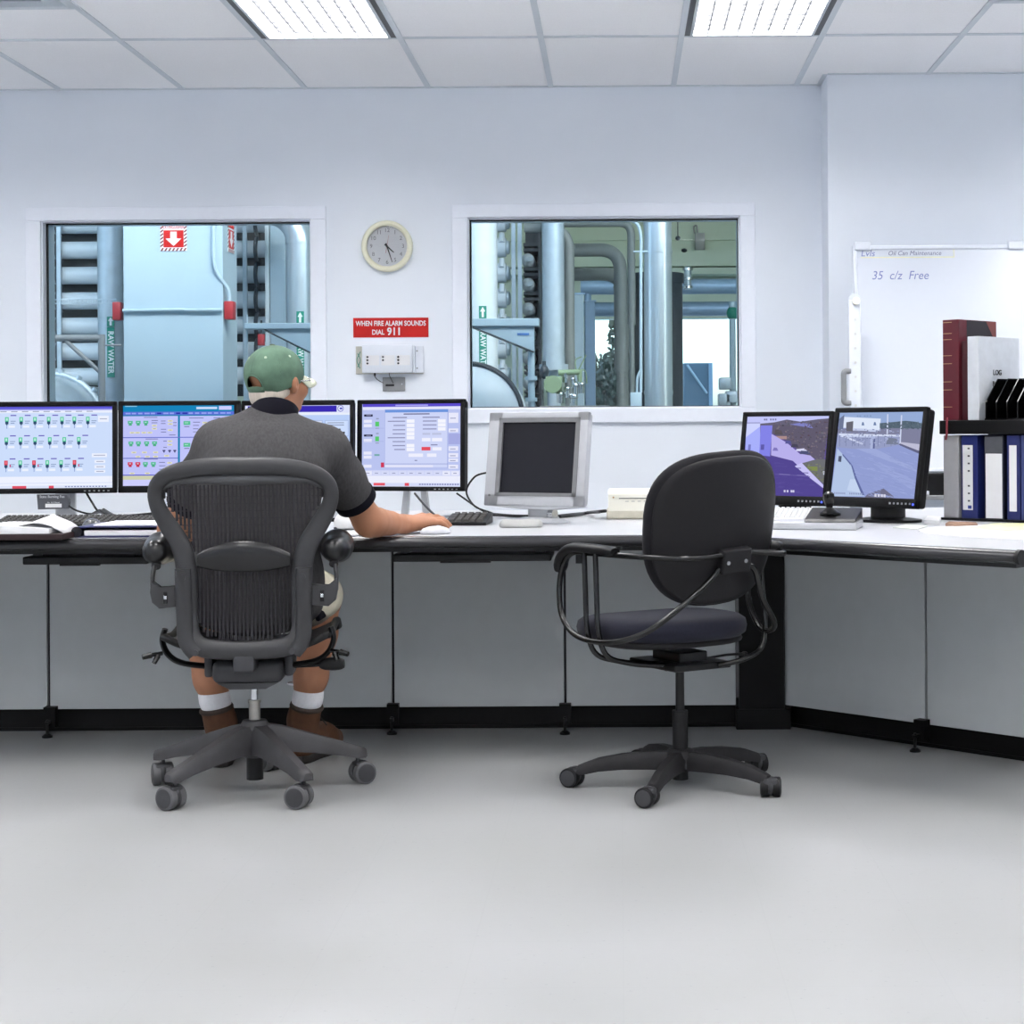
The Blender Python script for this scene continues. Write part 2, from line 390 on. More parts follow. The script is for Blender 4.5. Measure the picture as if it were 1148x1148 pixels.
# ------------------------------------------------------------------ troffer lights
M_lamp = emis('fluorescent lamps', (1.0, 0.985, 0.985, 1), 27.5)
M_louv = mat('louvre aluminium', rgb(100,102,106), 0.6, noise=0.01, spec=.2)
def troffer(x0, x1, y0, y1, label):
    cx, cy = (x0 + x1) / 2, (y0 + y1) / 2; W, D = (x1 - x0) / 2 - 0.013, (y1 - y0) / 2 - 0.012
    t = thing('ceiling_light', label, 'ceiling light', (cx, cy, ZC), 0, 'recessed ceiling lights')
    h = MB(); z1 = 0.085
    for sx in (-1, 1):
        h.box((sx * W, -D, 0.001), (sx * (W - 0.024), D, 0.004 + z1))
    obj('side_slot', h, M_blackm, t, smooth=0)
    f = MB()
    for sx in (-1, 1): f.box((sx * (W - 0.024), -D, -0.001), (sx * (W - 0.036), D, z1))
    for sy in (-1, 1): f.box((-W + 0.024, sy * D, -0.001), (W - 0.024, sy * (D - 0.012), z1))
    f.box((-W, -D, z1), (W, D, z1 + 0.01))
    obj('housing', f, M_grid, t, smooth=0)
    iw, idp = W - 0.036, D - 0.012; lv = MB(); n = 8; r = 13
    for i in range(1, n):
        x = -iw + 2 * iw * i / n; lv.box((x - 0.002, -idp, 0.002), (x + 0.002, idp, 0.024))
    for j in range(1, r):
        y = -idp + 2 * idp * j / r; lv.box((-iw, y - 0.002, 0.0025), (iw, y + 0.002, 0.0235))
    obj('louvre', lv, M_louv, t, smooth=0)
    obj('lamp_panel', MB().box((-iw, -idp, 0.030), (iw, idp, 0.04)), M_lamp, t, smooth=0)
    return t
for i, q in enumerate(LIGHTS):
    lab = {4: 'lit recessed ceiling light with white louvre above the left window', 8: 'lit recessed ceiling light with white louvre above the right window'}.get(i, 'recessed ceiling light with louvre outside the picture')
    troffer(*q, lab)
def vent(x0, x1, y0, y1, label):
    cx, cy = (x0 + x1) / 2, (y0 + y1) / 2; t = thing('air_vent', label, 'air vent', (cx, cy, ZC), 0, 'square ceiling air vents')
    H = 0.292; f = MB(); f.box((-H, -H, 0.03), (H, H, 0.04)); 
    for s in (-1, 1): f.box((s*H, -H, 0), (s*(H-0.02), H, 0.03)); f.box((-H, s*H, 0), (H, s*(H-0.02), 0.03))
    obj('vent_frame', f, M_grid, t, smooth=0)
    for k, (a, b) in enumerate(((0.25, 0.20), (0.17, 0.12), (0.09, 0.04))):
        c = MB()
        A = [(-a,-a,0.028),(a,-a,0.028),(a,a,0.028),(-a,a,0.028)]; B = [(-b,-b,0.004),(b,-b,0.004),(b,b,0.004),(-b,b,0.004)]
        for i in range(4): c.poly([A[i], A[(i+1)%4], B[(i+1)%4], B[i]])
        obj('louvre_ring', c, M_grid, t, smooth=0, solid=0.003)
vent(*VENTS[0], 'white square ceiling air vent cut off by the top left corner')
vent(*VENTS[1], 'white square ceiling air vent cut off by the top right corner')

# ------------------------------------------------------------------ windows
def glass_mat():
    m = bpy.data.materials.new('window glass'); m.use_nodes = True; nt = m.node_tree; nt.nodes.remove(nt.nodes['Principled BSDF'])
    t = nt.nodes.new('ShaderNodeBsdfTransparent'); t.inputs['Color'].default_value = (0.83, 0.925, 0.965, 1)
    g = nt.nodes.new('ShaderNodeBsdfGlossy'); g.inputs['Roughness'].default_value = 0.0
    lw = nt.nodes.new('ShaderNodeFresnel'); lw.inputs['IOR'].default_value = 1.35
    mx = nt.nodes.new('ShaderNodeMixShader'); L = nt.links.new
    L(lw.outputs[0], mx.inputs['Fac']); L(t.outputs[0], mx.inputs[1]); L(g.outputs[0], mx.inputs[2]); L(mx.outputs[0], nt.nodes['Material Output'].inputs['Surface'])
    return m
M_glass = glass_mat()
M_clear = glass_mat(); M_clear.name = 'clear cover'; M_clear.node_tree.nodes['Transparent BSDF'].inputs['Color'].default_value = (.98, .98, .98, 1)
M_trimw = mat('window trim paint', rgb(238,242,250), 0.45, noise=0.01)
for k, (x0, x1, z0, z1) in enumerate(WIN):
    c = 0.076; f = MB()
    for a, b in (((x0-c, z1), (x1+c, z1+0.066)), ((x0-c, z0-0.072), (x1+c, z0)), ((x0-c, z0), (x0, z1)), ((x1, z0), (x1+c, z1))):
        f.rbox((a[0], YW-0.022, a[1]), (b[0], YW+0.0, b[1]), 0.004)
    for a, b in (((x0, z1-0.006), (x1, z1)), ((x0, z0), (x1, z0+0.006)), ((x0, z0), (x0+0.006, z1)), ((x1-0.006, z0), (x1, z1))):
        f.box((a[0], YW-0.004, a[1]), (b[0], YW+0.18, b[1]))
    wn = struct('window_%d' % (k+1), f, M_trimw, smooth=0)
    gk = MB()
    for a, b in (((x0+.006, z1-0.012), (x1-.006, z1-0.006)), ((x0+.006, z0+.006), (x1-.006, z0+0.01)), ((x0+.006, z0+.006), (x0+0.013, z1-.006)), ((x1-0.009, z0+.006), (x1-.006, z1-.006))):
        gk.box((a[0], YW+0.05, a[1]), (b[0], YW+0.066, b[1]))
    obj('gasket', gk, M_black, wn, smooth=0)
    p = MB(); p.box((x0+.002, YW+0.056, z0+.002), (x1-.002, YW+0.060, z1-.002)); obj('pane', p, M_glass, wn, smooth=0)

# ------------------------------------------------------------------ wall clock
ck = at(434.5, 276.5, YW)
t = thing('wall_clock', 'round cream wall clock above the red fire alarm sign', 'clock', (ck.x, YW, ck.z))
MY = Matrix.Rotation(PI/2, 4, 'X')          # lathe z axis -> -y
R = 0.127
obj('clock_case', MB().lathe([(0.02,0),(R-0.004,0),(R,0.006),(R,0.026),(R-0.006,0.036),(R-0.016,0.039),(R-0.025,0.034),(R-0.028,0.022)], 48, MY, cap=False), mat('ivory plastic', rgb(232,230,205), 0.4, noise=0.02), t)
obj('dial', MB().lathe([(0, 0.018), (R-0.027, 0.018)], 48, MY, cap=False), mat('clock dial', rgb(216,219,224), 0.5, noise=0.01), t, smooth=0)
M_num = mat('clock numerals', rgb(120,124,130), 0.5)
for n in range(1, 13):
    a = 2*PI*n/12; q = 0.079
    lettering('numeral', str(n), 0.028, M_num, t, frame3((q*math.sin(a), -0.0185, q*math.cos(a)), (1,0,0), (0,0,1)))
def hand(name, ang, ln, wd, m, y, tail=0.015):
    a = math.radians(ang); d = Vector((math.sin(a), 0, math.cos(a))); n = Vector((d.z, 0, -d.x)); h = MB()
    pts = [d*-tail + n*wd, d*ln + n*wd*0.5, d*ln - n*wd*0.5, d*-tail - n*wd]
    h.prism([(p.x, p.z) for p in pts], (-y, -y - 0.001), 'y'); obj(name, h, m, t, smooth=0)
hand('hour_hand', 133, 0.046, 0.0042, M_blackm, 0.021); hand('minute_hand', 162, 0.083, 0.0032, M_blackm, 0.0235)
hand('second_hand', 10, 0.055, 0.0008, mat('red hand', rgb(170,60,50), 0.5), 0.0255, 0.035)
obj('hub', MB().lathe([(0.005,0.019),(0.005,0.027),(0,0.028)], 12, MY), M_blackm, t)
gl = obj('cover_glass', MB().lathe([(R-0.027,0.030),(R*0.5,0.034),(0.0,0.0355)], 32, MY, cap=False), M_clear, t)

# ------------------------------------------------------------------ fire alarm sign
a0 = at(396, 356.5, YW); a1 = at(480.5, 378, YW); W, H = a1.x - a0.x, a0.z - a1.z
t = thing('fire_alarm_sign', 'red wall sign with white words about dialling when the alarm sounds', 'sign', ((a0.x+a1.x)/2, YW, (a0.z+a1.z)/2))
obj('sign_plate', MB().rbox((-W/2, -0.004, -H/2), (W/2, 0, H/2), 0.0012), M_red, t, smooth=0)
FXZ = lambda x, z, y=-0.0042: frame3((x, y, z), (1,0,0), (0,0,1))
lettering('lettering', 'WHEN FIRE ALARM SOUNDS', 0.0345, M_paper, t, FXZ(0, 0.0195), sx=0.78, bold=0.0008)
lettering('lettering', 'DIAL', 0.034, M_paper, t, FXZ(-0.063, -0.024), sx=0.85, bold=0.0008)
lettering('lettering', '911', 0.052, M_paper, t, FXZ(0.017, -0.021), sx=0.92, bold=0.0014)

# ------------------------------------------------------------------ alarm annunciator and junction plate
a0 = at(399, 388.5, YW); a1 = at(475, 419, YW); W, H = a1.x - a0.x, a0.z - a1.z
t = thing('alarm_panel', 'white alarm panel with small lamps on the wall below the red sign', 'alarm panel', (a0.x, YW, a1.z))
px = lambda p: (p - 399) / 226.0
obj('mounting_plate', MB().rbox((0, -0.008, -0.0), (W, -0.0, H), 0.002), mat('panel plate', rgb(190,188,178), 0.5), t, smooth=0)
c = obj('cover', MB().rbox((px(407.5), -0.055, 0.004), (px(464), -0.008, H + 0.004), 0.005), M_white, t)
obj('end_bracket', MB().rbox((px(465), -0.016, 0.004), (px(475), -0.008, H), 0.002).rbox((px(464.5), -0.05, 0.006), (px(466), -0.008, H), 0.0004), M_white, t, smooth=0)
for i in range(2): obj('screw', MB().cyl((px(468), -0.016, H*(0.2+0.62*i)), (px(468), -0.020, H*(0.2+0.62*i)), 0.004, 10), M_grey, t)
for (x, n) in ((413.7, 3), (431, 2), (448, 3)):
    l = obj('label_strip', MB().box((px(x-2), -0.0556, H*0.30), (px(x+13), -0.055, H*0.66)), M_paper, t, smooth=0)
    for i in range(n): obj('indicator_lamp', MB().cyl((px(x), -0.055, H*(0.6-0.115*i)), (px(x), -0.060, H*(0.6-0.115*i)), 0.0052, 12), M_dkgrey, l)
obj('wiring', MB().tube(bez([(px(404.5),-0.010,H*.82),(px(400.5),-0.014,H*.5),(px(404),-0.010,H*.2)]), 0.0016, 6).tube(bez([(px(401),-0.010,H*.75),(px(404.5),-0.014,H*.5),(px(401),-0.010,H*.25)]), 0.0016, 6), M_green, t)
obj('cable', MB().tube(bez([(px(421),-0.03,0.006),(px(421),-0.03,-0.012),(px(424),-0.022,-0.03),(px(430),-0.012,-0.045)]), 0.002, 8).rbox((px(420),-0.036,-0.010),(px(422),-0.026,0.004),0.001), M_black, t)
obj('cable', MB().tube(bez([(px(437),-0.03,0.006),(px(437.5),-0.028,-0.012),(px(441),-0.012,-0.046)]), 0.0016, 8), M_black, t)
a0 = at(429, 423, YW); a1 = at(454.5, 438.5, YW); W, H = a1.x - a0.x, a0.z - a1.z
t = thing('junction_plate', 'grey metal outlet plate below the white alarm panel', 'outlet', (a0.x, YW, a1.z))
obj('cover_plate', MB().rbox((0, -0.008, 0), (W, 0, H), 0.0025), M_grey, t, smooth=0)
obj('socket', MB().rbox((W*.14, -0.012, H*.36), (W*.52, -0.008, H*.50), 0.002), M_blackm, t, smooth=0)
obj('screw', MB().cyl((W*.86, -0.008, H*.5), (W*.86, -0.010, H*.5), 0.004, 10), M_chrome, t)

# ================================================================== plant room behind the windows
M_pw = mat('plant pale blue steel', rgb(172,192,206), 0.5, noise=0.03, scale=4)
M_pwhite = mat('vessel white', rgb(204,213,221), 0.35, noise=0.02)
M_pgal = mat('galvanised pipe', rgb(176,190,202), 0.38, metal=0.25, noise=0.1, scale=14)
M_pbright = mat('stainless jacket', rgb(205,216,226), 0.28, metal=0.75, noise=0.06, scale=1.5, stretch=(40, 40, 0.4))
M_pdark = mat('rack dark steel', rgb(42,52,62), 0.5, noise=0.1)
M_pbrown = mat('dull grey pipe', rgb(128,134,134), 0.5, noise=0.08)
M_pgreenw = mat('plant wall green white', rgb(198,210,196), 0.7, noise=0.03, scale=3)
M_pblue = mat('pale blue duct', rgb(150,178,208), 0.4, metal=0.2, noise=0.05)
M_ppump = mat('pump green', rgb(138,160,128), 0.5, noise=0.06)
M_conc = mat('plant concrete', rgb(150,152,150), 0.8, noise=0.08, scale=5, bump=0.2)
PY0, PY1 = 9.03, 17.0; PX0, PX1 = -7.0, 4.5; PZ = 4.2
struct('floor_plant', MB().box((PX0, PY0, -0.12), (PX1, PY1 + 0.2, -0.001)), M_conc, smooth=0)
struct('ceiling_plant', MB().box((PX0, PY0, PZ), (PX1, PY1 + 0.2, PZ + 0.1)), M_pgreenw, smooth=0)
struct('wall_plant_left', MB().box((PX0 - 0.1, PY0, 0), (PX0, PY1 + 0.2, PZ)), M_pw, smooth=0)
struct('wall_plant_right', MB().box((PX1, PY0, 0), (PX1 + 0.1, PY1 + 0.2, PZ)), M_pgreenw, smooth=0)
ox0, ox1, oz = at(664, 400, PY1).x, at(838, 400, PY1).x, at(750, 357, PY1).z
rw = MB(); rw.box((PX0, PY1, 0), (ox0, PY1 + 0.2, PZ)); rw.box((ox1, PY1, 0), (PX1, PY1 + 0.2, PZ)); rw.box((ox0, PY1, oz), (ox1, PY1 + 0.2, PZ))
struct('wall_plant_rear', rw, M_pgreenw, smooth=0)
bm_ = MB()
for yy, h, d in ((268.5, 0.02, 0.03), (292, 0.15, 0.22), (307, 0.06, 0.30)):
    z = at(740, yy, PY1).z; bm_.box((ox0 - 2, PY1 - d, z - h/2), (PX1, PY1, z + h/2))
struct('beam_plant', bm_, M_pgreenw, smooth=0)
M_addlamp = emis('added plant lamps', (1.0, 0.99, 0.97, 1), 5.0)  # added lamps, unseen, put in to brighten the plant room
for (x, y, lb) in ((-3.6, 10.0, 'first'), (-1.2, 9.9, 'second'), (1.2, 9.9, 'third'), (-4.2, 13.6, 'fourth'), (0.0, 13.8, 'fifth')):
    t = thing('added_plant_light', '%s unseen strip light added to brighten the plant room' % lb, 'ceiling light', (x, y, 3.6), 0, 'added plant room lights')
    obj('housing', MB().box((-0.62, -0.12, 0.02), (0.62, 0.12, 0.08)), M_white, t, smooth=0)
    obj('lamp_panel', MB().box((-0.6, -0.1, 0.0), (0.6, 0.1, 0.02)), M_addlamp, t, smooth=0)
    obj('hanger', MB().cyl((0, 0, 0.08), (0, 0, PZ - 3.6), 0.008, 6), M_grey, t)

def vpipe(name, label, cat, px0, px1, Y, m, ytop=None, ybot=None, seg=24, **kw):
    a, b = at(px0, 350, Y), at(px1, 350, Y); r = (b.x - a.x) / 2; x = (a.x + b.x) / 2
    z1 = 4.2 if ytop is None else at(px0, ytop, Y).z; z0 = 0.0 if ybot is None else at(px0, ybot, Y).z
    t = thing(name, label, cat, (x, Y, z0))
    obj('pipe_run', MB().cyl((0, 0, 0), (0, 0, z1 - z0), r, seg), m, t)
    return t, r, x, z0
def loc(t, v): return Vector(v) - t.location
# membrane vessels, two racks
rows = [252, 280.2, 308.6, 337, 365.4, 393.8, 422]
YV = 12.3; xa, xb = at(20, 300, YV).x, at(572, 300, YV).x
ords = ['topmost', 'second from top', 'third from top', 'fourth from top', 'fifth from top', 'sixth from top', 'lowest']
for i, yy in enumerate(rows):
    z = at(150, yy, YV).z; r = 0.060
    t = thing('pressure_vessel', 'long white horizontal pressure vessel, %s of the rack behind the left window' % ords[i], 'pressure vessel', (xa, YV, z), 0, 'white pressure vessels on the front rack')
    L_ = xb - xa
    obj('vessel_tube', MB().cyl((0,0,0), (L_ - 0.09, 0, 0), r, 20), M_pwhite, t)
    obj('end_collar', MB().tube([(L_-0.09,0,0),(L_-0.085,0,0),(L_-0.03,0,0),(L_-0.025,0,0)], [r*.9, r*1.12, r*1.12, r*.9], 20), M_pwhite, t)
    obj('end_cap', MB().tube([(L_-0.025,0,0),(L_-0.01,0,0),(L_,0,0)], [r*.8, r*.8, r*.6], 18), M_pgal, t)
    obj('end_port', MB().cyl((L_-0.055, -r, 0.03), (L_-0.055, -r*0.4, 0.09), 0.02, 10), M_pwhite, t)
t = thing('vessel_rack', 'steel rack with dark shade rails carrying the white vessels behind the left window', 'rack', (xa, YV, 0))
for i in range(8):
    z = at(150, 266 - 28.4 + 28.4 * i, YV).z
    obj('rail', MB().box((0, 0.10, z - 0.05), (xb - xa - 0.12, 0.16, z + 0.05)), M_pdark, t, smooth=0)  # dark rails put the shade of the gaps behind the vessels into colour
for p in (71, 278, 303, 512, 577, 584):
    x = at(p, 350, YV).x - xa; obj('upright', MB().box((x - 0.014, -0.10, 0), (x + 0.014, -0.075, 3.0)), M_pgal, t, smooth=0)
for p in (67.5, 289):
    x = at(p, 350, YV).x - xa
    for yy in rows[:6]:
        z = at(150, yy, YV).z; obj('strap', MB().tube([(x + 0.0, 0.076*math.sin(q), z + 0.076*math.cos(q)) for q in [-PI + 2*PI*k/16 for k in range(16)]], 0.014, 6, closed=True), M_pdark, t)
t2 = thing('vessel_rack', 'second dark rack seen beside the tall grey pipe in the right window', 'rack', (at(587, 350, 13.3).x, 13.3, 0))
wv = at(607, 350, 13.3).x - t2.location.x
for i in range(7):
    z = at(597, 274 + 27.5 * i, 13.3).z
    obj('rail', MB().box((0, 0, z - 0.012), (wv, 0.3, z + 0.012)).box((0, 0, z - 0.05), (wv, 0.3, z - 0.03)), M_pdark, t2, smooth=0)
    v = thing('vessel_end', 'round white vessel end, %s in the narrow rack of the right window' % ords[i], 'pressure vessel', (at(592, 350, 13.3).x, 13.3, z - 0.115), 0, 'vessel ends on the second rack')
    obj('end_dome', MB().tube([(0,0.29,0),(0,0.02,0),(0,0,0),(0,-0.02,0)], [0.05,0.05,0.044,0.02], 18), M_pwhite, v)
    obj('end_port', MB().cyl((0.02,-0.06,0),(0.02,0,0),0.02,10), M_pgal, v)
obj('upright', MB().box((wv - 0.02, -0.03, 0), (wv, 0.3, 3.1)), M_pdark, t2, smooth=0); obj('back_plate', MB().box((0, 0.31, 0), (wv, 0.33, 3.1)), M_pdark, t2, smooth=0)

def green_label(t, xc, y0, y1, Y, r, word, arrow_y=None):
    "wrap-around pipe label: arrow patch over a lettered strip; xc pixel centre"
    c = at(xc, (y0 + y1) / 2, Y - r); z0, z1 = at(xc, y1, Y - r).z, at(xc, y0, Y - r).z; o = t.location; w = 0.024
    ly = c.y - 0.006 - o.y; lx = c.x - o.x
    obj('label_band', MB().rbox((lx - w, ly, z0 - o.z), (lx + w, ly + 0.004, z1 - o.z), 0.001), M_green, t, smooth=0)
    lettering('lettering', word, 0.05, M_paper, t, frame3((lx, ly - 0.0005, (z0 + z1)/2 - o.z), (0,0,-1), (1,0,0)), sx=(z1 - z0) / (0.0345 * len(word)) * 0.88, bold=0.001)
    if arrow_y:
        za, zb = at(xc, arrow_y[1], Y - r).z - o.z, at(xc, arrow_y[0], Y - r).z - o.z
        p = obj('arrow_patch', MB().rbox((lx - w, ly, za), (lx + w, ly + 0.004, zb), 0.001), M_green, t, smooth=0); m = (za + zb) / 2; h = (zb - za) / 2
        obj('arrow', MB().prism([(lx - .007, m - .8*h), (lx + .007, m - .8*h), (lx + .007, m + .1*h), (lx + .017, m + .1*h), (lx, m + .85*h), (lx - .017, m + .1*h), (lx - .007, m + .1*h)], (ly - 0.001, ly), 'y'), M_paper, p, smooth=0)
# --- left window
t, r, x, z = vpipe('water_pipe', 'upright blue-grey water pipe beside the wide column in the left window', 'pipe', 110, 138, 11.5, M_pgal)
green_label(t, 124.5, 367, 423, 11.5, r, 'RAW WATER', (355, 366))
def fire_sign(t, o, xv, size_w, size_h):
    "red sign with white arrow and striped border; o its lower-left corner, xv its x direction"
    X = Vector(xv).normalized(); n = Vector((X.y, -X.x, 0)); n = n if n.length else Vector((0,-1,0)); Zv = Vector((0,0,1)); o = Vector(o)
    Mx = Matrix((X, -n, Zv)).transposed().to_4x4(); Mx.translation = o
    def P(mb, pts, d): mb.M = Mx; mb.prism([(p[0]*size_w, p[1]*size_h) for p in pts], (-d, 0), 'y'); return mb
    s = obj('sign_plate', P(MB(), [(0,0),(1,0),(1,1),(0,1)], 0.003), M_paper, t, smooth=0)
    st = MB()
    for k in range(7):
        a = k / 7; P(st, [(a, 0), (a+.07, 0), (a+.14, .1), (a+.07, .1)], 0.0036)
        if k: P(st, [(0, a*.85), (0, a*.85+.06), (.11, a*.85+.13), (.11, a*.85+.07)], 0.0036); P(st, [(.89, a*.85), (.89, a*.85+.06), (1, a*.85+.13), (1, a*.85+.07)], 0.0036)
    obj('hazard_stripes', st, mat('stripe dark red', rgb(120,30,40), .5), s, smooth=0)
    obj('red_field', P(MB(), [(.12,.12),(.88,.12),(.88,.70),(.12,.70)], 0.0038), M_red, s, smooth=0)
    obj('arrow', P(MB(), [(.5,.17),(.8,.42),(.62,.42),(.62,.65),(.38,.65),(.38,.42),(.2,.42)], 0.0046), M_paper, s, smooth=0)
    Mt = Mx @ frame3((size_w*.5, -0.004, size_h*.80), (1,0,0), (0,0,1))
    lettering('lettering', 'EXTINGUISHER', size_h*.17, M_red, s, Mt, sx=0.62)
Yc = 10.8; a, b = at(138.5, 350, Yc), at(250, 350, Yc)
t = thing('steel_column', 'wide pale blue steel column with a red arrow sign in the left window', 'column', (a.x, Yc, 0))
Wc = b.x - a.x; obj('column_face', MB().rbox((0, 0, 0), (Wc, 0.40, 4.2), 0.004), M_pw, t, smooth=0)
s0, s1 = at(180, 281.5, Yc), at(209.5, 250, Yc); fire_sign(t, (s0.x - a.x, -0.001, s0.z), (1, 0, 0), s1.x - s0.x, s1.z - s0.z + 0.01)
zs = at(258, 283, 11).z; fire_sign(t, (Wc + 0.001, 0.14, zs), (0, 1, 0), 0.17, 0.2)
zr = at(195, 348, Yc).z
obj('conduit', MB().tube([(0.0, -0.02, zr), (Wc*.62, -0.02, zr + .003), (Wc*.63, -0.02, zr), (Wc, -0.02, zr)], 0.010, 8).tube(fillet([(Wc - 0.05, -0.02, 3.0), (Wc - 0.05, -0.02, at(246, 303, Yc).z), (Wc + 0.035, 0.02, at(254, 325, Yc).z), (Wc + 0.035, 0.02, zr + 0.05)], 0.08), 0.012, 8), M_pw, t)
obj('alarm_box', MB().rbox((Wc + 0.005, 0.0, zr - 0.055), (Wc + 0.06, 0.09, zr + 0.055), 0.006), mat('box red', rgb(172,36,44), .5), t)
obj('alarm_box', MB().rbox((-0.075, 0.02, zr - 0.055), (-0.025, 0.10, zr + 0.055), 0.006), mat('dull red', rgb(150,40,48), .5), t)
t = thing('cable_ladder', 'thin steel cable ladder reaching from the vessel rack to the column', 'cable tray', (at(62, 338, 11.3).x, 11.25, at(62, 338, 11.25).z))
w_ = at(133, 338, 11.3).x - t.location.x; lad = MB()
for dz in (-0.012, 0.012): lad.box((0, 0, dz - 0.003), (w_, 0.01, dz + 0.003))
for i in range(14): lad.box((w_*i/13 - 0.002, 0.002, -0.012), (w_*i/13 + 0.002, 0.008, 0.012))
obj('ladder_rails', lad, M_pgal, t, smooth=0)
Yf = 10.6; t = thing('pipe_frame', 'grey tubular frame with diagonal brace in the left window corner', 'frame', (at(114, 400, Yf).x, Yf, 0))
P_ = lambda px_, py_: at(px_, py_, Yf) - t.location
obj('post', MB().cyl((0,0,0), P_(114, 375), 0.021, 14), M_grey, t); obj('beam', MB().cyl(P_(20, 379), P_(116, 379), 0.020, 14), M_grey, t); obj('brace', MB().cyl(P_(74, 382), P_(113, 418), 0.013, 12), M_grey, t)
obj('clamp_arm', MB().cyl(P_(114, 387), P_(136, 387), 0.006, 8), M_grey, t)
Yd = 11.0; ctr = at(52, 478, Yd)
t = thing('filter_drum', 'grey steel drum with bolted rim low in the left window', 'tank', (ctr.x, Yd, ctr.z))
obj('drum_shell', MB().lathe([(0,-.28),(.28,-.28),(.31,-.24),(.31,.3),(.25,.42),(0,.46)], 36, Matrix.Rotation(PI/2, 4, 'X')), M_pgal, t)
for k in range(18):
    q = 2*PI*k/18; obj('rim_bolt', MB().cyl((.31*math.cos(q), .1, .31*math.sin(q)), (.36*math.cos(q), .1, .36*math.sin(q)), .018, 8), M_pgal, t)
obj('rim', MB().tube([(.325*math.cos(q), .1, .325*math.sin(q)) for q in [2*PI*k/40 for k in range(40)]], .02, 8, closed=True), M_pgal, t)
obj('support_leg', MB().box((-.05,-.1,-ctr.z),(.05,.1,-.25)), M_grey, t, smooth=0)
d2 = at(98, 478, 11.95); t = thing('filter_drum', 'second grey drum beside the pale column low in the left window', 'tank', (d2.x, 11.95, d2.z))
obj('drum_shell', MB().lathe([(0,-.1),(.2,-.1),(.27,-.06),(.27,.2),(0,.2)], 32, Matrix.Rotation(PI/2, 4, 'X')), M_pbrown, t); obj('support_leg', MB().box((-.05,-.1,-d2.z),(.05,.1,-.25)), M_grey, t, smooth=0)
Yk = 11.85; a, b = at(298, 350, Yk), at(320, 350, Yk)
t = thing('box_column', 'narrow pale blue box column beside the metal duct in the left window', 'column', (a.x, Yk, 0))
obj('column_face', MB().rbox((0.03, 0, 0), (b.x - a.x, .12, 4.2), .003), M_pw, t, smooth=0); obj('edge_channel', MB().rbox((0, -.02, 0), (.026, .1, 4.2), .003), M_pwhite, t, smooth=0)
Yd = 11.45; a, b = at(321, 350, Yd), at(350, 350, Yd); r = (b.x - a.x)/2; zb = at(330, 272, Yd).z; xc = (a.x + b.x)/2
t = thing('metal_duct', 'shiny metal duct with elbow at the right edge of the left window', 'duct', (xc, Yd, 0))
obj('duct_run', MB().cyl((0,0,0), (0,0,zb), r, 28), M_pbright, t); obj('joint_ring', MB().cyl((0,0,zb-.008), (0,0,zb+.008), r*1.05, 28), M_pbright, t)
obj('elbow', MB().tube([(-.2*(1-math.cos(q)), 0, zb + .2*math.sin(q)) for q in [PI/2*k/8 for k in range(9)]] + [(-.6, 0, zb + .2)], r, 28), M_pbright, t)
green_label(t, 337, 380, 430, Yd, r, 'RAW WATER', (349, 363))
def bracket(label, x0, x1, ytop, ybeam, ylow, Y, post=None, xs_=None):
    a, b = at(x0, ytop, Y), at(x1, ytop, Y); t = thing('steel_bracket', label, 'bracket', (a.x, Y, 0)); q = lambda X_, Y_: at(X_, Y_, Y) - t.location
    A, B = q(x0, ytop), q(x1, ybeam); obj('top_beam', MB().rbox((A.x, -.06, B.z), (B.x + .02, .06, A.z), .004), M_pw, t, smooth=0)
    p = [q(xs_, ybeam), q(x1 - 2, ybeam), q(x1 - 2, ylow)]; obj('web_plate', MB().prism([(v.x, v.z) for v in p], (-.04, .04), 'y'), M_pw, t, smooth=0)
    obj('lower_flange', MB().tube([p[0] + Vector((0,0,-.004)), p[2] + Vector((0,0,-.004))], .012, 4, flat=(0.7, 5), up=(0, 0, 1)), M_pdark, t, smooth=0)
    return t, q
t, q = bracket('white steel bracket with sloping underside in the left window', 276, 362, 363, 369, 400, 10.4, xs_=298)
obj('rod', MB().cyl(q(277, 353), q(277, 440), .006, 8), M_pgal, t); obj('rod', MB().cyl(q(277,410), q(277,455), .016, 8), M_pgal, t)
v_ = q(357, 366); obj('post', MB().cyl((v_.x, 0, 0), v_, .021, 14), M_pw, t)
ab = thing('pull_station', 'small red box hanging under the white bracket in the left window', 'alarm box', at(293, 381, 11.0)); obj('box_case', MB().rbox((-.02,-.02,-.035),(.02,.02,.035),.005), MATS['dull red'], ab); obj('hanger', MB().cyl((0,0,.03),(0,0,.12),.006,6), M_pdark, ab)
# --- right window
t, r, x, z = vpipe('water_pipe', 'upright white water pipe with green label at left of the right window', 'pipe', 521, 558, 11.4, M_pwhite)
green_label(t, 541.5, 370, 410, 11.4, r, 'RAW WAT', (343, 357))
t, q = bracket('white steel bracket with sloping underside in the right window', 510, 601, 358, 366, 394, 10.6, xs_=530)
obj('post', MB().cyl(q(595.5, 392), (q(595.5, 392).x, 0, 0), .021, 16), M_pw, t)
for yy in (424, 448): v = q(595.5, yy); obj('flange', MB().cyl(v - Vector((0,0,.012)), v + Vector((0,0,.012)), .036, 16), M_pw, t)
v = q(587, 375); obj('name_plate', MB().box((v.x - .035, -.044, v.z - .006), (v.x + .035, -.04, v.z + .006)), mat('plate blue', rgb(70,120,190), .5), t, smooth=0)
Yt = 10.5; cc = at(526, 467, Yt)
t = thing('domed_tank', 'white domed tank with dark rim low in the right window', 'tank', (cc.x, Yt, cc.z))
obj('tank_shell', MB().lathe([(0,.10),(.12,.085),(.22,.05),(.30,-.02),(.305,-.7),(0,-.7)], 44, Matrix.Rotation(PI/2, 4, 'X')), M_pwhite, t)
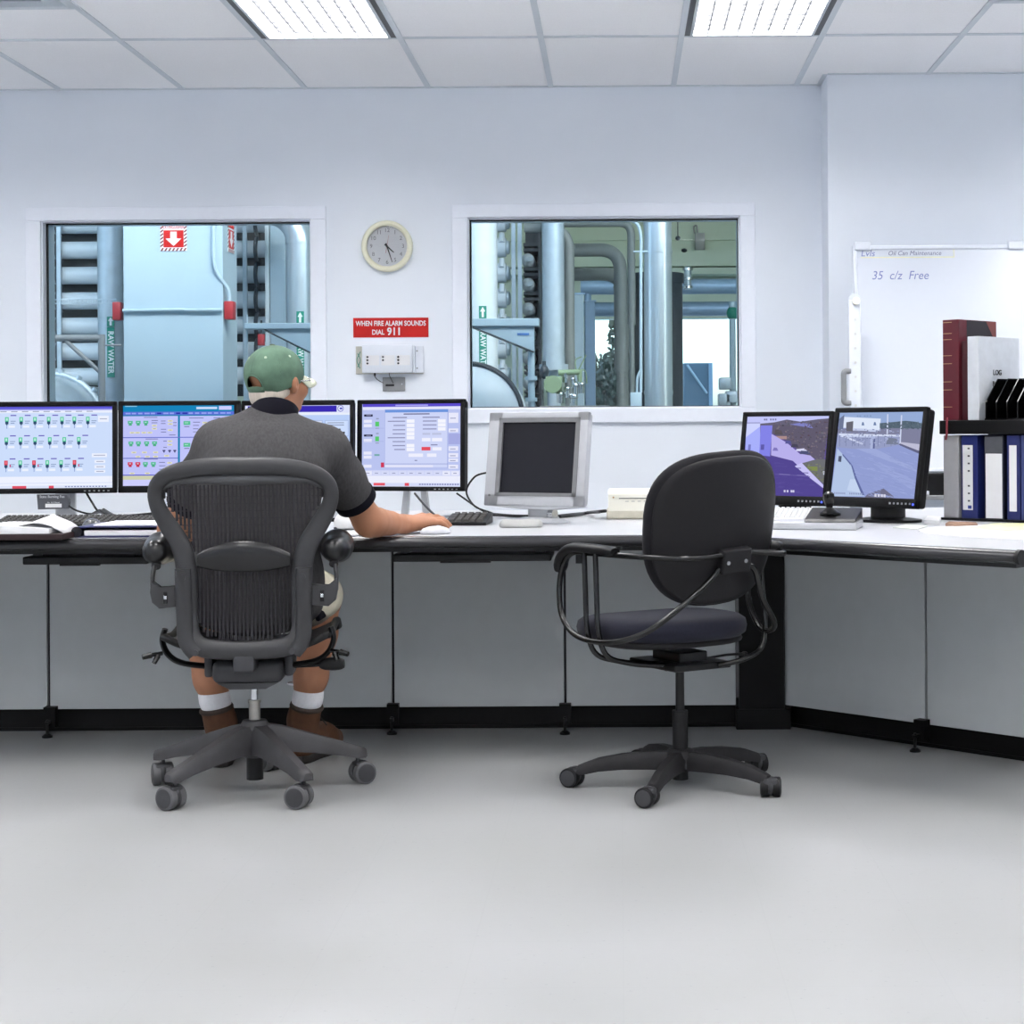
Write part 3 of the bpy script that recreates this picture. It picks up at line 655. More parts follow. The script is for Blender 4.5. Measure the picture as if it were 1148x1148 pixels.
obj('rim', MB().tube([(.312*math.cos(q_), .02, .312*math.sin(q_)) for q_ in [2*PI*k/48 for k in range(48)]], .014, 8, closed=True), M_pdark, t)
obj('support_leg', MB().box((-.06,.3,-cc.z),(.06,.5,-.25)), M_grey, t, smooth=0)
t, r, x, z = vpipe('tall_pipe', 'tall blue-grey pipe in the middle of the right window', 'pipe', 608, 633, 11.8, M_pgal, None, 412)
obj('lower_flange', MB().cyl((0,0,-.02), (0,0,.02), r*1.3, 20), M_pgal, t); obj('stub', MB().cyl((0,0,-z), (0,0,-.02), r*.6, 14), M_pgal, t)
Y_ = 11.95; a = at(638.5, 350, Y_); zt = at(638, 278, Y_).z
t = thing('elbow_pipe', 'slender grey pipe with top elbow beside the tall pipe', 'pipe', (a.x, Y_, 0))
obj('pipe_run', MB().tube([(0,0,0),(0,0,zt)] + [(-.14*(1-math.cos(q)), 0, zt + .14*math.sin(q)) for q in [PI/2*k/8 for k in range(1,9)]] + [(-.3,0,zt+.14)], .034, 18), M_pbrown, t)
for yy in (277, 402): obj('coupling', MB().cyl((0,0,at(638,yy,Y_).z-.012),(0,0,at(638,yy,Y_).z+.012), .039, 18), M_pbrown, t)
for i, (yy, xe, hh, Y, ye) in enumerate(((250.5, 708, 4.5, 13.0, 318), (280.5, 696, 7.5, 13.4, 372), (307.5, 699, 7.5, 13.8, 352))):
    a, e = at(616, yy, Y), at(xe, ye, Y); r = hh * Y / F; t = thing('bent_pipe', ['topmost', 'middle', 'lowest'][i] + ' of three dull grey pipes bending down in the right window', 'pipe', (e.x, Y, 0))
    obj('pipe_run', MB().tube(fillet([(a.x - e.x, 0, a.z), (0, 0, a.z), (0, 0, e.z - .3)], r * 3.2, 10), r, 20), M_pbrown, t)
    obj('coupling', MB().cyl((0,0,at(700, yy + 40, Y).z - .02), (0,0,at(700, yy + 40, Y).z), r*1.08, 18), M_pbrown, t)
    obj('pipe_foot', MB().cyl((0,0,0), (0,0,e.z-.28), r*.7, 12), M_pbrown, t)
for i, (yy, hh, Y) in enumerate(((322, 8.5, 15.2), (347, 8, 15.5))):
    a, b = at(651, yy, Y), at(850, yy, Y); t = thing('header_pipe', ['upper', 'lower'][i] + ' of two thick blue header pipes crossing the right window', 'pipe', (a.x, Y, a.z))
    obj('pipe_run', MB().cyl((0,0,0), (b.x - a.x + .5, 0, 0), hh * Y / F, 20), M_pblue, t)
    obj('flange', MB().cyl((0,0,0), (.02,0,0), hh * Y / F * 1.2, 20), M_pblue, t)
    obj('stand', MB().cyl((b.x - a.x + .3,0,0),(b.x - a.x + .3,0,-a.z),.03,10), M_pblue, t)
    obj('stand', MB().cyl((.06,0,0),(.06,0,-a.z),.03,10), M_pblue, t)
for i, (p0, p1, yt, Y) in enumerate(((643, 654, 330, 13.0), (656, 667, 338, 14.6))):
    a, b = at(p0, yt, Y), at(p1, yt, Y); t = thing('support_post', ['pale blue support post beside the slender grey pipe', 'blue support post at the edge of the bright doorway'][i], 'post', (a.x, Y, 0))
    obj('post_tube', MB().rbox((0,0,0), (b.x - a.x, .08, a.z), .004), [M_pw, M_pblue][i], t, smooth=0); obj('cap_plate', MB().box((-.01,-.01,a.z),(b.x-a.x+.01,.09,a.z+.01)), M_pblue, t, smooth=0)
Y = 14.3; a, b = at(708, 310, Y), at(765, 310, Y); r = (b.x - a.x)/2
t = thing('dark_tank', 'tall dark tank standing behind the bright metal pipe', 'tank', ((a.x + b.x)/2, Y, 0))
obj('tank_shell', MB().cyl((0,0,0), (0,0,a.z), r, 32), M_pdark, t); obj('top_flange', MB().cyl((0,0,a.z - .06), (0,0,a.z + .02), r*1.06, 32), M_pdark, t)
t, r, x, z = vpipe('metal_pipe', 'bright stainless pipe with two bands in the right window', 'pipe', 722, 753.5, 11.5, M_pbright, seg=40)
for yy in (282, 440): zz = at(737, yy, 11.5).z; obj('band', MB().cyl((0,0,zz-.012), (0,0,zz+.012), r*1.04, 40), M_pbright, t)
Y = 11.35; a = at(718.5, 350, Y); t = thing('conduit', 'thin upright conduit ending in a grey box beside the bright pipe', 'conduit', (a.x, Y, 0))
obj('tube_run', MB().tube(bez([at(703, 246, Y) - t.location, at(714, 251, Y) - t.location, at(718.5, 266, Y) - t.location, at(718.5, 300, Y) - t.location, at(718.5, 440, Y) - t.location]), .010, 10), M_pw, t)
obj('tube_run', MB().tube(bez([at(718, 415, Y) - t.location, at(714.5, 424, Y) - t.location, at(714, 440, Y) - t.location]), .008, 8), M_pw, t)
v0, v1 = at(706.5, 440, Y) - t.location, at(719.5, 460, Y) - t.location; obj('terminal_box', MB().rbox((v0.x, -.04, v1.z - .03), (v1.x, .04, v0.z), .005), M_pw, t); obj('clip', MB().cyl(at(710,282,Y) - t.location, at(726,282,Y) - t.location, .006, 8), M_pw, t)
obj('box_stand', MB().box((v0.x+.02,-.02,0),(v1.x-.02,.02,v1.z-.03)), M_pw, t, smooth=0)
Y = 11.1; c0 = at(620, 431, Y); t = thing('pump', 'green pump with silver fittings below the tall pipe', 'pump', (c0.x, Y, 0)); q = lambda X_, Y_, d=0: at(X_, Y_, Y + d) - t.location
obj('motor', MB().cyl(q(620,431) + Vector((0,-.06,0)), q(620,431) + Vector((0,.12,0)), .055, 22).cyl(q(612,431), q(630,431), .05, 18), M_ppump, t)
obj('manifold', MB().tube([q(626,418), q(650,417)], .018, 12).tube([q(650,414), q(650,428)], .014, 10), M_ppump, t)
for (xx, yy, rr) in ((634,424,.016),(642,430,.014),(636,441,.018),(645,437,.02),(652,436,.016),(628,447,.022),(643,450,.026)): obj('fitting', MB().cyl(q(xx, yy - 4), q(xx, yy + 5), rr, 12).ell(q(xx, yy - 5), rr*1.15, 10, 6), M_chrome, t)
obj('valve_body', MB().ell(q(610,417), (.03,.03,.045), 12, 8).cyl(q(610,412), q(610,405), .012, 8), M_pdark, t)
obj('wiring', MB().tube(bez([q(646,420), q(652,408), q(657,398)]), .004, 6).tube(bez([q(640,420), q(655,415), q(658,430)]), .004, 6).tube(bez([q(648,425), q(645,405), q(652,400)]), .004, 6), M_ppump, t)
obj('plinth', MB().box((-.08,-.08,0),(.35,.15,q(620,455).z)), M_conc, t, smooth=0)
Y = PY1 - .05; a, b = at(779, 262, Y), at(790, 281, Y); t = thing('junction_box', 'grey junction box with looped cable high in the right window', 'junction box', (a.x, Y - .07, b.z))
obj('box_case', MB().rbox((0,0,0), (b.x-a.x, .1, a.z-b.z), .006), M_grey, t); q = lambda X_, Y_: at(X_, Y_, Y) - t.location
obj('cable', MB().tube(bez([q(782,281), q(781,289), q(775,291), q(770,286), q(768,281)]), .008, 6), M_pdark, t); obj('hook', MB().tube(bez([q(779,262), q(778,255), q(781,253), q(782,262)]), .008, 6), M_grey, t)
t = thing('pendant_lamp', 'small dark lamp hanging on a wire high in the right window', 'lamp', at(760, 267, 15)); obj('lamp_body', MB().ell((0,0,0), (.022,.022,.02), 12, 8), M_pdark, t); obj('wire', MB().cyl((0,0,0), (0,0,PZ - t.location.z), .004, 6), M_pdark, t)
t = thing('security_camera', 'small black camera under the junction box cable', 'camera', at(767, 281, PY1 - .20)); obj('camera_body', MB().ell((0,0,0), (.03,.06,.022), 12, 8), M_pdark, t); obj('camera_mount', MB().box((-.01, 0, -.005), (.01, .19, .012)), M_pdark, t, smooth=0)
c = at(771, 313, 14.9); t = thing('hanging_valve', 'bright flanged valve on the upper blue header pipe', 'valve', (c.x, 14.9, at(771, 322, 14.9).z)); obj('valve_body', MB().cyl((0,0,-.02),(0,0,.17),.03,14), M_pgal, t)
for dz in (.0, .07, .15): obj('flange', MB().cyl((0,0,dz-.01), (0,0,dz+.01), .045, 16), M_chrome, t)
Y = 15.0; a = at(821, 350, Y); t = thing('green_standpipe', 'thin green standpipe with valves at right edge of the right window', 'pipe', (a.x, Y, 0))
obj('pipe_run', MB().cyl((0,0,0), (0,0,at(821,338,Y).z), .028, 12), M_pw, t); obj('valve_body', MB().ell((0,0,at(821,351,Y).z), (.05,.05,.06), 12, 8), M_green, t)
for xx, yy in ((813,430), (820,445), (812,448)): v = at(xx, yy, Y - .1) - t.location; obj('fitting', MB().rbox((v.x-.05, -.13, v.z-.05), (v.x+.05, .02, v.z+.05), .01), M_pgal, t)
# --- outside the rear doorway
struct('ground_outside', MB().box((-12, PY1 + 0.2, -.2), (16, 45, -.02)), mat('pale concrete yard', rgb(205,205,200), .9, noise=.05, scale=2), smooth=0)
def shrub(label, c, rad, n, seed, stem_h):
    rnd = random.Random(seed); t = thing('shrub', label, 'shrub', (c[0], c[1], 0)); fo = MB()
    for i in range(n):
        u = Vector((rnd.gauss(0,1), rnd.gauss(0,1), rnd.gauss(0,1))).normalized() * (rnd.random() ** .45)
        p = Vector((u.x*rad[0], u.y*rad[1], c[2] + u.z*rad[2])); s_ = rnd.uniform(.03, .07); e = Euler((rnd.uniform(0,6), rnd.uniform(0,6), rnd.uniform(0,6))).to_matrix()
        fo.poly([p + e @ Vector(v) * s_ for v in ((-1,0,0),(0,-.5,.1),(1.2,0,0),(0,.5,.1))])
    obj('foliage', fo, mat('dark leaves', rgb(74,82,70), .7, noise=.2, scale=3), t, smooth=0, fix=False)
    obj('stem', MB().tube([(0,0,0),(.05,0,c[2])], [.08,.04], 8), mat('bark', rgb(80,70,60), .9), t)
v = at(678, 428, 19); shrub('dark leafy shrub outside the doorway left of the dark tank', (v.x, 19, v.z), (.34, .5, .3), 900, 3, 1)
v = at(706, 385, 20); shrub('tall dark leafy shrub right behind the dark tank', (v.x, 20, v.z - .1), (.24, .4, .75), 1100, 5, 1)
Y = 18.2; a, b = at(766, 407, Y), at(799, 441, Y); t = thing('yard_container', 'blue steel container outside the bright doorway', 'container', (a.x, Y, 0))
obj('container_shell', MB().rbox((0,0,0), (b.x-a.x, .8, a.z), .01), mat('container blue', rgb(92,116,138), .6, noise=.08), t, smooth=0); obj('brace', MB().cyl((.04,-.01,a.z-.02), (b.x-a.x-.06,-.01,b.z), .012, 8), M_pw, t); obj('corner_post', MB().box((b.x-a.x-.04,-.012,0),(b.x-a.x-.0,0.0,a.z)), M_pblue, t, smooth=0)
# ================================================================== console desk
HD = 0.72; YE = 5.5
M_lam = mat('grey laminate', rgb(184,185,189), 0.34, noise=0.02, scale=40)
M_edge = mat('dark moulded edge', rgb(46,46,49), 0.24, noise=0.08, scale=20)
M_panel = mat('grey panel laminate', rgb(190,194,195), 0.6, spec=.3, noise=0.02, scale=15)
M_plinth = mat('black kick plate', rgb(5,5,6), 0.5, noise=0.1, spec=.2)
S2 = math.sqrt(0.5)
def fillet2(pts, r, n=10): return [(p.x, p.y) for p in fillet([(p[0], p[1], 0) for p in pts], r, n)]
front = fillet2([(-3.5, YE), (0.277, YE), (1.052, YE - 0.775)], 0.22)
desk = thing('console_desk', 'long light grey console worktop with dark rounded edge and angled right wing', 'desk', (0, 0, 0))
top = MB(); top.prism(front + [(1.5, YE - 0.32), (2.4, 5.7), (2.4, 7.2), (-3.5, 7.2)], (HD - 0.034, HD), 'z')
obj('worktop', top, M_lam, desk, smooth=20)
ed = MB(); pth = [(p[0], p[1], HD - 0.0185) for p in front]
ed.tube(pth, 0.0185, 14, flat=(1.0, 1.25), up=(0, 0, 1)); obj('edge_trim', ed, M_edge, desk, smooth=50)
ec = Vector(pth[-1]); obj('end_cap', MB().cyl(ec - Vector((.004,-.004,0))*0, ec + Vector((S2,-S2,0))*0.012, 0.021, 18), M_black, desk)
rl = MB(); rl.box((-3.5, YE + .03, HD - .05), (.26, YE + .075, HD - .034)); obj('support_rail', rl, M_blackm, desk, smooth=0)
r2 = MB(); n45 = Vector((S2, S2, 0)); d45 = Vector((S2, -S2, 0)); c0 = Vector((.27, YE, 0))
r2.prism([tuple((c0 + n45*.03)[:2]), tuple((c0 + n45*.03 + d45*1.08)[:2]), tuple((c0 + n45*.075 + d45*1.08)[:2]), tuple((c0 + n45*.075)[:2])], (HD - .05, HD - .034)); obj('support_rail', r2, M_blackm, desk, smooth=0)
for x in (-2.6, -1.35, -0.13):
    obj('cross_bracket', MB().box((x - .01, YE + .04, HD - .09), (x + .01, 6.2, HD - .034)), M_blackm, desk, smooth=0)
obj('back_leg', MB().box((-3.45, 7.1, 0), (-3.40, 7.15, HD - .034)), M_blackm, desk, smooth=0); obj('back_leg', MB().box((2.3, 7.1, 0), (2.35, 7.15, HD - .034)), M_blackm, desk, smooth=0)

obj('light_stop_board', MB().box((-3.4, 6.244, .102), (.40, 6.254, .66)), M_blackm, desk, smooth=0)  # added black backing that stops light showing through the panel gaps
sbw = MB(); q0 = Vector((.64, 6.215, 0)); d4 = Vector((S2, -S2, 0)); nn4 = Vector((S2, S2, 0))
sbw.prism([tuple(q0[:2]), tuple((q0 + d4*1.5)[:2]), tuple((q0 + d4*1.5 + nn4*.01)[:2]), tuple((q0 + nn4*.01)[:2])], (.102, .66)); obj('light_stop_board', sbw, M_blackm, desk, smooth=0)  # same added light stop behind the wing panels
YP = 6.22; ZP0, ZP1 = 0.081, 0.64
def pnl(label, a, b, z1=ZP1):
    a = Vector(a + (0,)); b = Vector(b + (0,)); L_ = (b - a).length; t = thing('modesty_board', label, 'panel', a, math.atan2((b-a).y, (b-a).x), 'grey panels under the desk')
    obj('panel_board', MB().rbox((.002, 0, ZP0), (L_ - .002, .022, z1), .002), M_panel, t, smooth=0)
    obj('hidden_bracket', MB().box((L_*.5 - .03, .022, .2), (L_*.5 + .03, .0232, .5)), M_blackm, t, smooth=0)
    return t
X_ = lambda p: at(p, 700, YP).x
pnl('grey panel under the desk at far left, cut by the picture edge', (X_(-60), YP), (X_(53), YP))
pnl('wide grey panel under the desk behind the seated man', (X_(55), YP), (X_(439.5), YP))
pnl('grey panel under the desk below the long black slide-out tray', (X_(441), YP), (X_(632.5), YP))
pnl('grey panel under the desk behind the empty black chair', (X_(634), YP), (X_(825), YP))
w0 = Vector((0.565, YP)); wd_ = Vector((S2, -S2))
wa = lambda s: tuple(w0 + wd_ * s)
pnl('grey angled panel beside the black corner post', wa(0.004), wa(0.597)); pnl('grey angled panel at the right edge of the picture', wa(0.602), wa(1.5))
t = thing('kick_plate', 'black kick plate along the floor under the long desk', 'plinth', (0, YP + .04, 0)); obj('plate', MB().box((-3.4, 0, 0), (.41, .02, .1)), M_plinth, t, smooth=0); obj('floor_strip', MB().box((-3.4, -.006, 0), (.41, .0, .012)), M_plinth, t, smooth=0)
t = thing('kick_plate', 'black kick plate along the floor under the angled right wing', 'plinth', (w0.x + .03, w0.y + .03, 0), -PI/4); obj('plate', MB().box((0, 0, 0), (1.6, .02, .1)), M_plinth, t, smooth=0); obj('floor_strip', MB().box((0, -.006, 0), (1.6, 0, .012)), M_plinth, t, smooth=0)
t = thing('corner_post', 'black square post at the inner corner of the desk', 'post', (0, 0, 0)); M_post = mat('matt black post', rgb(9,9,11), .6, noise=.1, spec=.2)
obj('post_body', MB().prism([(.409, YP - .02), (.565, YP - .02), (.60, YP + .12), (.41, YP + .2)], (.0, HD - .038)), M_post, t, smooth=0)
obj('base_collar', MB().prism([(.398, YP - .03), (.585, YP - .03), (.61, YP + .12), (.40, YP + .2)], (0, .07)), M_post, t, smooth=0)
def lev(label, px_, Y=6.18, rz=0, xy=None):
    p = xy or (at(px_, 800, Y).x, Y); t = thing('leveling_foot', label, 'foot', (p[0], p[1], 0), rz, 'levelling feet under the desk')
    obj('bracket', MB().box((-.02, 0, .03), (.02, .035, .1)), M_plinth, t, smooth=0); obj('threaded_stem', MB().cyl((0,-.02,.012), (0,-.02,.06), .005, 10), M_blackm, t); obj('pad', MB().lathe([(.018,0),(.018,.006),(.008,.013)], 16, Matrix.Translation((0,-.02,0))), M_blackm, t)
    obj('arm', MB().box((-.006,-.03,.045),(.006,.0,.055)), M_blackm, t, smooth=0)
lev('black levelling foot left of the seated man', 55, 6.14); lev('black levelling foot right of the seated man', 440, 6.16); lev('black levelling foot left of the empty chair', 633.5, 6.14)
lev('black levelling foot under the angled right wing', 0, rz=-PI/4, xy=tuple((w0 + wd_*.6 + Vector((-.05,-.05))*.6)))
def tray(label, p0, p1, y0, y1):
    Y = YE + .06; a, b = at(p0, y0, Y), at(p1, y1, Y); t = thing('keyboard_tray', label, 'tray', (a.x, Y, b.z), 0, 'black trays under the desk'); W = b.x - a.x; h = max(.014, a.z - b.z)
    obj('tray_board', MB().rbox((0, 0, 0), (W, .26, h), .004), M_black, t, smooth=0)
    for x in (.02, W - .05): obj('slide_rail', MB().box((x, .04, h), (x + .03, .24, HD - .0345 - b.z)), M_blackm, t, smooth=0)
    obj('grip_lip', MB().rbox((W*.3, -.006, -.004), (W*.62, .01, .003), .002), M_black, t, smooth=0)
tray('black slide-out tray under the left end of the desk', 25, 165, 624.5, 632.5); tray('black slide-out tray right of the seated man', 440, 618, 621.5, 629)

# ================================================================== screens
def scr_mat():
    m = bpy.data.materials.new('lit screen'); m.use_nodes = True; nt = m.node_tree; nt.nodes.remove(nt.nodes['Principled BSDF'])
    a = nt.nodes.new('ShaderNodeVertexColor'); a.layer_name = 'Col'; e = nt.nodes.new('ShaderNodeEmission'); e.inputs['Strength'].default_value = 1.0
    nt.links.new(a.outputs['Color'], e.inputs['Color']); nt.links.new(e.outputs[0], nt.nodes['Material Output'].inputs['Surface']); return m
M_scr = scr_mat(); MATS['scr'] = M_scr
class Screen:
    "flat picture in x-z plane facing -y; input coordinates map to the w x h panel"
    def __init__(s, w, h, z0, y): s.w, s.h, s.z0, s.y = w, h, z0, y; s.mb = MB()
    def uv(s, u, v, l): return (-s.w/2 + s.w*u, s.y - 0.00002*l - 8e-6*len(s.mb.f), s.z0 + s.h*(1-v))
    def poly(s, pts, c, l=1): s.mb.col = rgb(*c); s.mb.poly([s.uv(u, v, l) for u, v in pts])
    def setpx(s, x0, y0, x1, y1): s.p = (x0, y0, x1, y1)
    def R(s, x0, y0, x1, y1, c, l=1):
        a = s.p; f = lambda x, y: (min(1, max(0, (x-a[0])/(a[2]-a[0]))), min(1, max(0, (y-a[1])/(a[3]-a[1]))))
        (u0, v0), (u1, v1) = f(x0, y0), f(x1, y1); s.poly([(u0,v1),(u1,v1),(u1,v0),(u0,v0)], c, l)
    def setq(s, tl, tr, bl, br): s.q = (tl, tr, bl, br)
    def Q(s, pts, c, l=1):
        tl, tr, bl, br = s.q; out = []
        for x, y in pts:
            v = (y - tl[1]) / (bl[1] - tl[1]); v = min(1, max(0, v)); xl = tl[0] + (bl[0]-tl[0])*v; xr = tr[0] + (br[0]-tr[0])*v
            out.append((min(1, max(0, (x-xl)/(xr-xl))), v))
        s.poly(out, c, l)
def monitor(name, label, loc_, yaw, tilt, W, H, zb, bz, m, draw, base='plate', depth=0.05, sm=None, group=None, tagcap=None):
    "loc_ on the desk under the screen front; zb height of lower edge above desk; bz=(left,right,top,bottom) bezel"
    t = thing(name, label, 'monitor', (loc_[0], loc_[1], loc_[2] + .0008), yaw, group); T = Matrix.Translation((0, 0, zb)) @ Matrix.Rotation(-tilt, 4, 'X')
    sw, sh = W - bz[0] - bz[1], H - bz[2] - bz[3]; sx = (bz[0] - bz[1]) / 2
    f = MB(); f.M = T
    f.rbox((-W/2, 0, 0), (W/2, .022, bz[3]), .004); f.rbox((-W/2, 0, H - bz[2]), (W/2, .022, H), .004); f.rbox((-W/2, 0, 0), (-W/2 + bz[0], .022, H), .004); f.rbox((W/2 - bz[1], 0, 0), (W/2, .022, H), .004)
    obj('bezel', f, m, t, smooth=30)
    b = MB(); b.M = T; b.rbox((-W/2 + .003, .018, .004), (W/2 - .003, depth, H - .004), .01, 3); b.rbox((-W*.3, depth - .004, H*.15), (W*.3, depth + .03, H*.8), .012, 3); obj('back_shell', b, m, t, smooth=30)
    s = Screen(sw, sh, bz[3], .009); s.mb.M = T @ Matrix.Translation((sx, 0, 0)); draw(s)
    if s.mb.f: obj('screen', s.mb, M_scr, t, smooth=0)
    else: pn = MB(); pn.M = T; pn.box((-W/2 + bz[0], .009, bz[3]), (W/2 - bz[1], .02, H - bz[2])); obj('screen', pn, mat('dark screen', rgb(26,26,33), 0.35, noise=.04, spec=.3), t, smooth=0)
    bt = MB(); bt.M = T
    bb = MB(); bb.M = T
    for i in range(6): x = W/2 - .03 - .017*i; bb.rbox((x - .0035, -.002, bz[3]*.35), (x + .0035, 0, bz[3]*.55), .0005)
    if base != 'silver': obj('control_buttons', bb, M_grey, t, smooth=0)
    return t, T
M_mon = mat('monitor black', rgb(11,11,13), 0.45, noise=.06, spec=.2)
def d1(s):
    s.setpx(-4, 455, 123, 547); R = s.R
    R(-4,455,123,547,(205,222,252),0); R(-4,455,123,457.6,(96,92,214)); R(-4,457.6,123,459,(160,160,240)); R(-4,459,123,462,(232,238,254))
    for i in range(9): R(-2+12*i, 459.8, 5+12*i, 460.8, (150,160,190), 2)
    for (y, xs_, red) in ((466.5, (5.3,21.2,36.5,51.8,66.6,80.4,95.5), ()), (489.5, (4.8,20.5,36.6,53,69.2,85.4), ()), (515.5, (4.4,20.2,35.5,50.3,65.6,80.6), (0,2,5))):
        for i, x in enumerate(xs_):
            c = (215,60,80) if i in red else (80,200,150)
            R(x-2, y, x+2, y+5, c); R(x-1, y+1, x+1, y+4, (190,235,225) if i not in red else (235,120,140), 2)
            R(x-1.8, y+5, x+1.8, y+8, (50,80,110)); R(x-.8, y+8, x+.8, y+9, (50,80,110)); R(x-.3, y+9, x+.3, y+13, (110,130,190))
            R(x+4, y-2.5, x+10.5, y-1.2, (110,100,190)); R(x+4, y+4.2, x+9.8, y+5, (130,150,190)); R(x+4, y+6.4, x+8.5, y+7.2, (120,140,185)); R(x+2, y+9.4, x+9, y+12, (236,242,255))
            if i in red: R(x+4, y+4.5, x+5.3, y+7.5, (200,60,110), 2)
    R(-4,533.8,123,547,(238,242,255)); R(-4,541,123,541.6,(205,215,245),2); R(-4,544,123,547,(222,230,250),2)
    R(11.4,544.2,27,547,(226,84,104),2); R(52,544.2,57.5,547,(222,80,100),2)
    for i in range(14): R(70+3.4*i,544.8,72+3.4*i,546,(120,130,180),2)
    for (a,b,c_,d) in ((100,508,117,512.4),(103,515.5,115,519),(103,521.5,115,525),(103,527,115,530),(107,465.5,119,472.5)): R(a,b,c_,d,(236,241,255)); R(a+2,(b+d)/2-.4,c_-2,(b+d)/2+.4,(150,155,185),2)
def d2(s):
    s.setpx(137, 454, 261, 545); R = s.R; k = lambda x: 125 + x/7.653; j = lambda y: 445 + y/7.653
    B = lambda a,b,c_,d,col,l=1: R(k(a),j(b),k(c_),j(d),col,l)
    R(137,454,261,545,(192,196,250),0); B(90,68,1042,122,(24,132,186)); B(718,82,895,102,(200,220,250),2); B(910,76,1018,108,(205,205,250),2); B(108,70,210,77,(150,210,235),2)
    B(90,122,1042,150,(92,112,214)); B(90,150,1042,160,(40,130,180))
    for i in range(17): B(112+54*i,130,112+54*i+(36 if i%3 else 44),143,(150,165,240) if i not in (8,9,5) else (40,50,160),2)
    B(560,150,578,770,(30,130,180)); B(90,342,1042,350,(105,115,205)); B(90,522,560,530,(105,115,205)); B(90,668,560,677,(90,90,200)); B(90,678,560,712,(206,208,176)); B(90,712,1042,770,(205,206,252))
    for y, xs_, col in ((200,(132,200,265),(90,190,150)),(380,(138,202,272,340),(90,190,150)),(560,(262,330),(90,190,150)),(560,(132,198),(214,60,90))):
        for x in xs_: B(x,y,x+42,y+26,col); B(x+8,y+22,x+34,y+42,tuple(int(v*.9) for v in col),2); B(x+12,y+10,x+28,y+17,(190,220,235),2)
    for x, y in ((608,205),(608,395)): B(x,y,x+58,y+34,(90,190,150)); B(x+10,y+12,x+40,y+18,(180,230,210),2); B(x+6,y+44,x+50,y+52,(120,120,170))
    for x, y in ((150,296),(195,296),(250,296),(300,296),(340,235),(340,262),(475,195),(475,222),(475,275),(165,468),(255,468),(350,468),(200,505),(280,505),(350,505),(472,372),(472,402),(445,498),(150,650),(280,650),(470,560),(470,590),(770,212),(770,236)): B(x,y,x+40,y+15,(232,230,190)); B(x+8,y+5,x+32,y+10,(150,150,150),2)
    for x, y, w in ((270,168,115),(285,356,105),(270,530,120),(655,176,125),(865,176,60),(415,200,40),(415,222,40),(415,272,45),(415,296,45),(335,195,55),(335,215,50),(520,215,30),(520,240,30),(485,322,55),(690,212,60),(690,240,50),(690,270,45),(690,296,45),(436,375,30),(436,430,30),(400,560,50),(400,590,55),(400,620,55)): B(x,y,x+w,y+6,(110,112,160),2)
    for x in (430,478,522): B(x,455,x+24,466,(60,60,110)); B(x+7,466,x+17,478,(60,60,110))
def d3(s):
    s.setpx(271, 455, 393, 546); R = s.R
    R(271,455,393,546,(186,208,248),0); R(271,455,393,463.5,(222,228,252)); R(274,455.5,377.5,462.5,(58,44,178)); R(276,457.5,300,459,(130,120,230),2)
    u = s.p; cx_, cy_ = (382-271)/122, (458.8-455)/91
    for r_, c_, l in ((3.6,(70,70,190),2),(2.9,(225,230,252),3)): s.poly([(cx_ + r_*math.cos(-q)/122, cy_ + r_*math.sin(-q)/91) for q in [2*PI*i/16 for i in range(16)]], c_, l)
    R(381,457.8,384,459.8,(70,70,190),4)
    R(271,463.5,393,466,(232,238,252)); 
    for x0,y0,x1,y1 in ((345,472,361,483),(364,472,391,490),(364,493,391,545),(300,472,342,490),(275,495,300,540)): R(x0,y0,x1,y1,(150,170,215)); R(x0+.5,y0+.5,x1-.5,y1-.5,(206,222,252),2)
    R(371,481.5,382,484.6,(28,32,44),3); R(383,485,387,487,(28,32,44),3); R(372,496.5,384,499.5,(40,60,60),3); R(376,502,390,512,(50,80,84),3); R(346,473,353,482,(225,232,252),3); R(354,473,360,482,(225,232,252),3)
    R(355.5,476.5,358.5,479,(30,34,50),4)
    for y in (474.5,477,492,515,520,525,530): R(367,y,386,y+.8,(120,130,160),3)
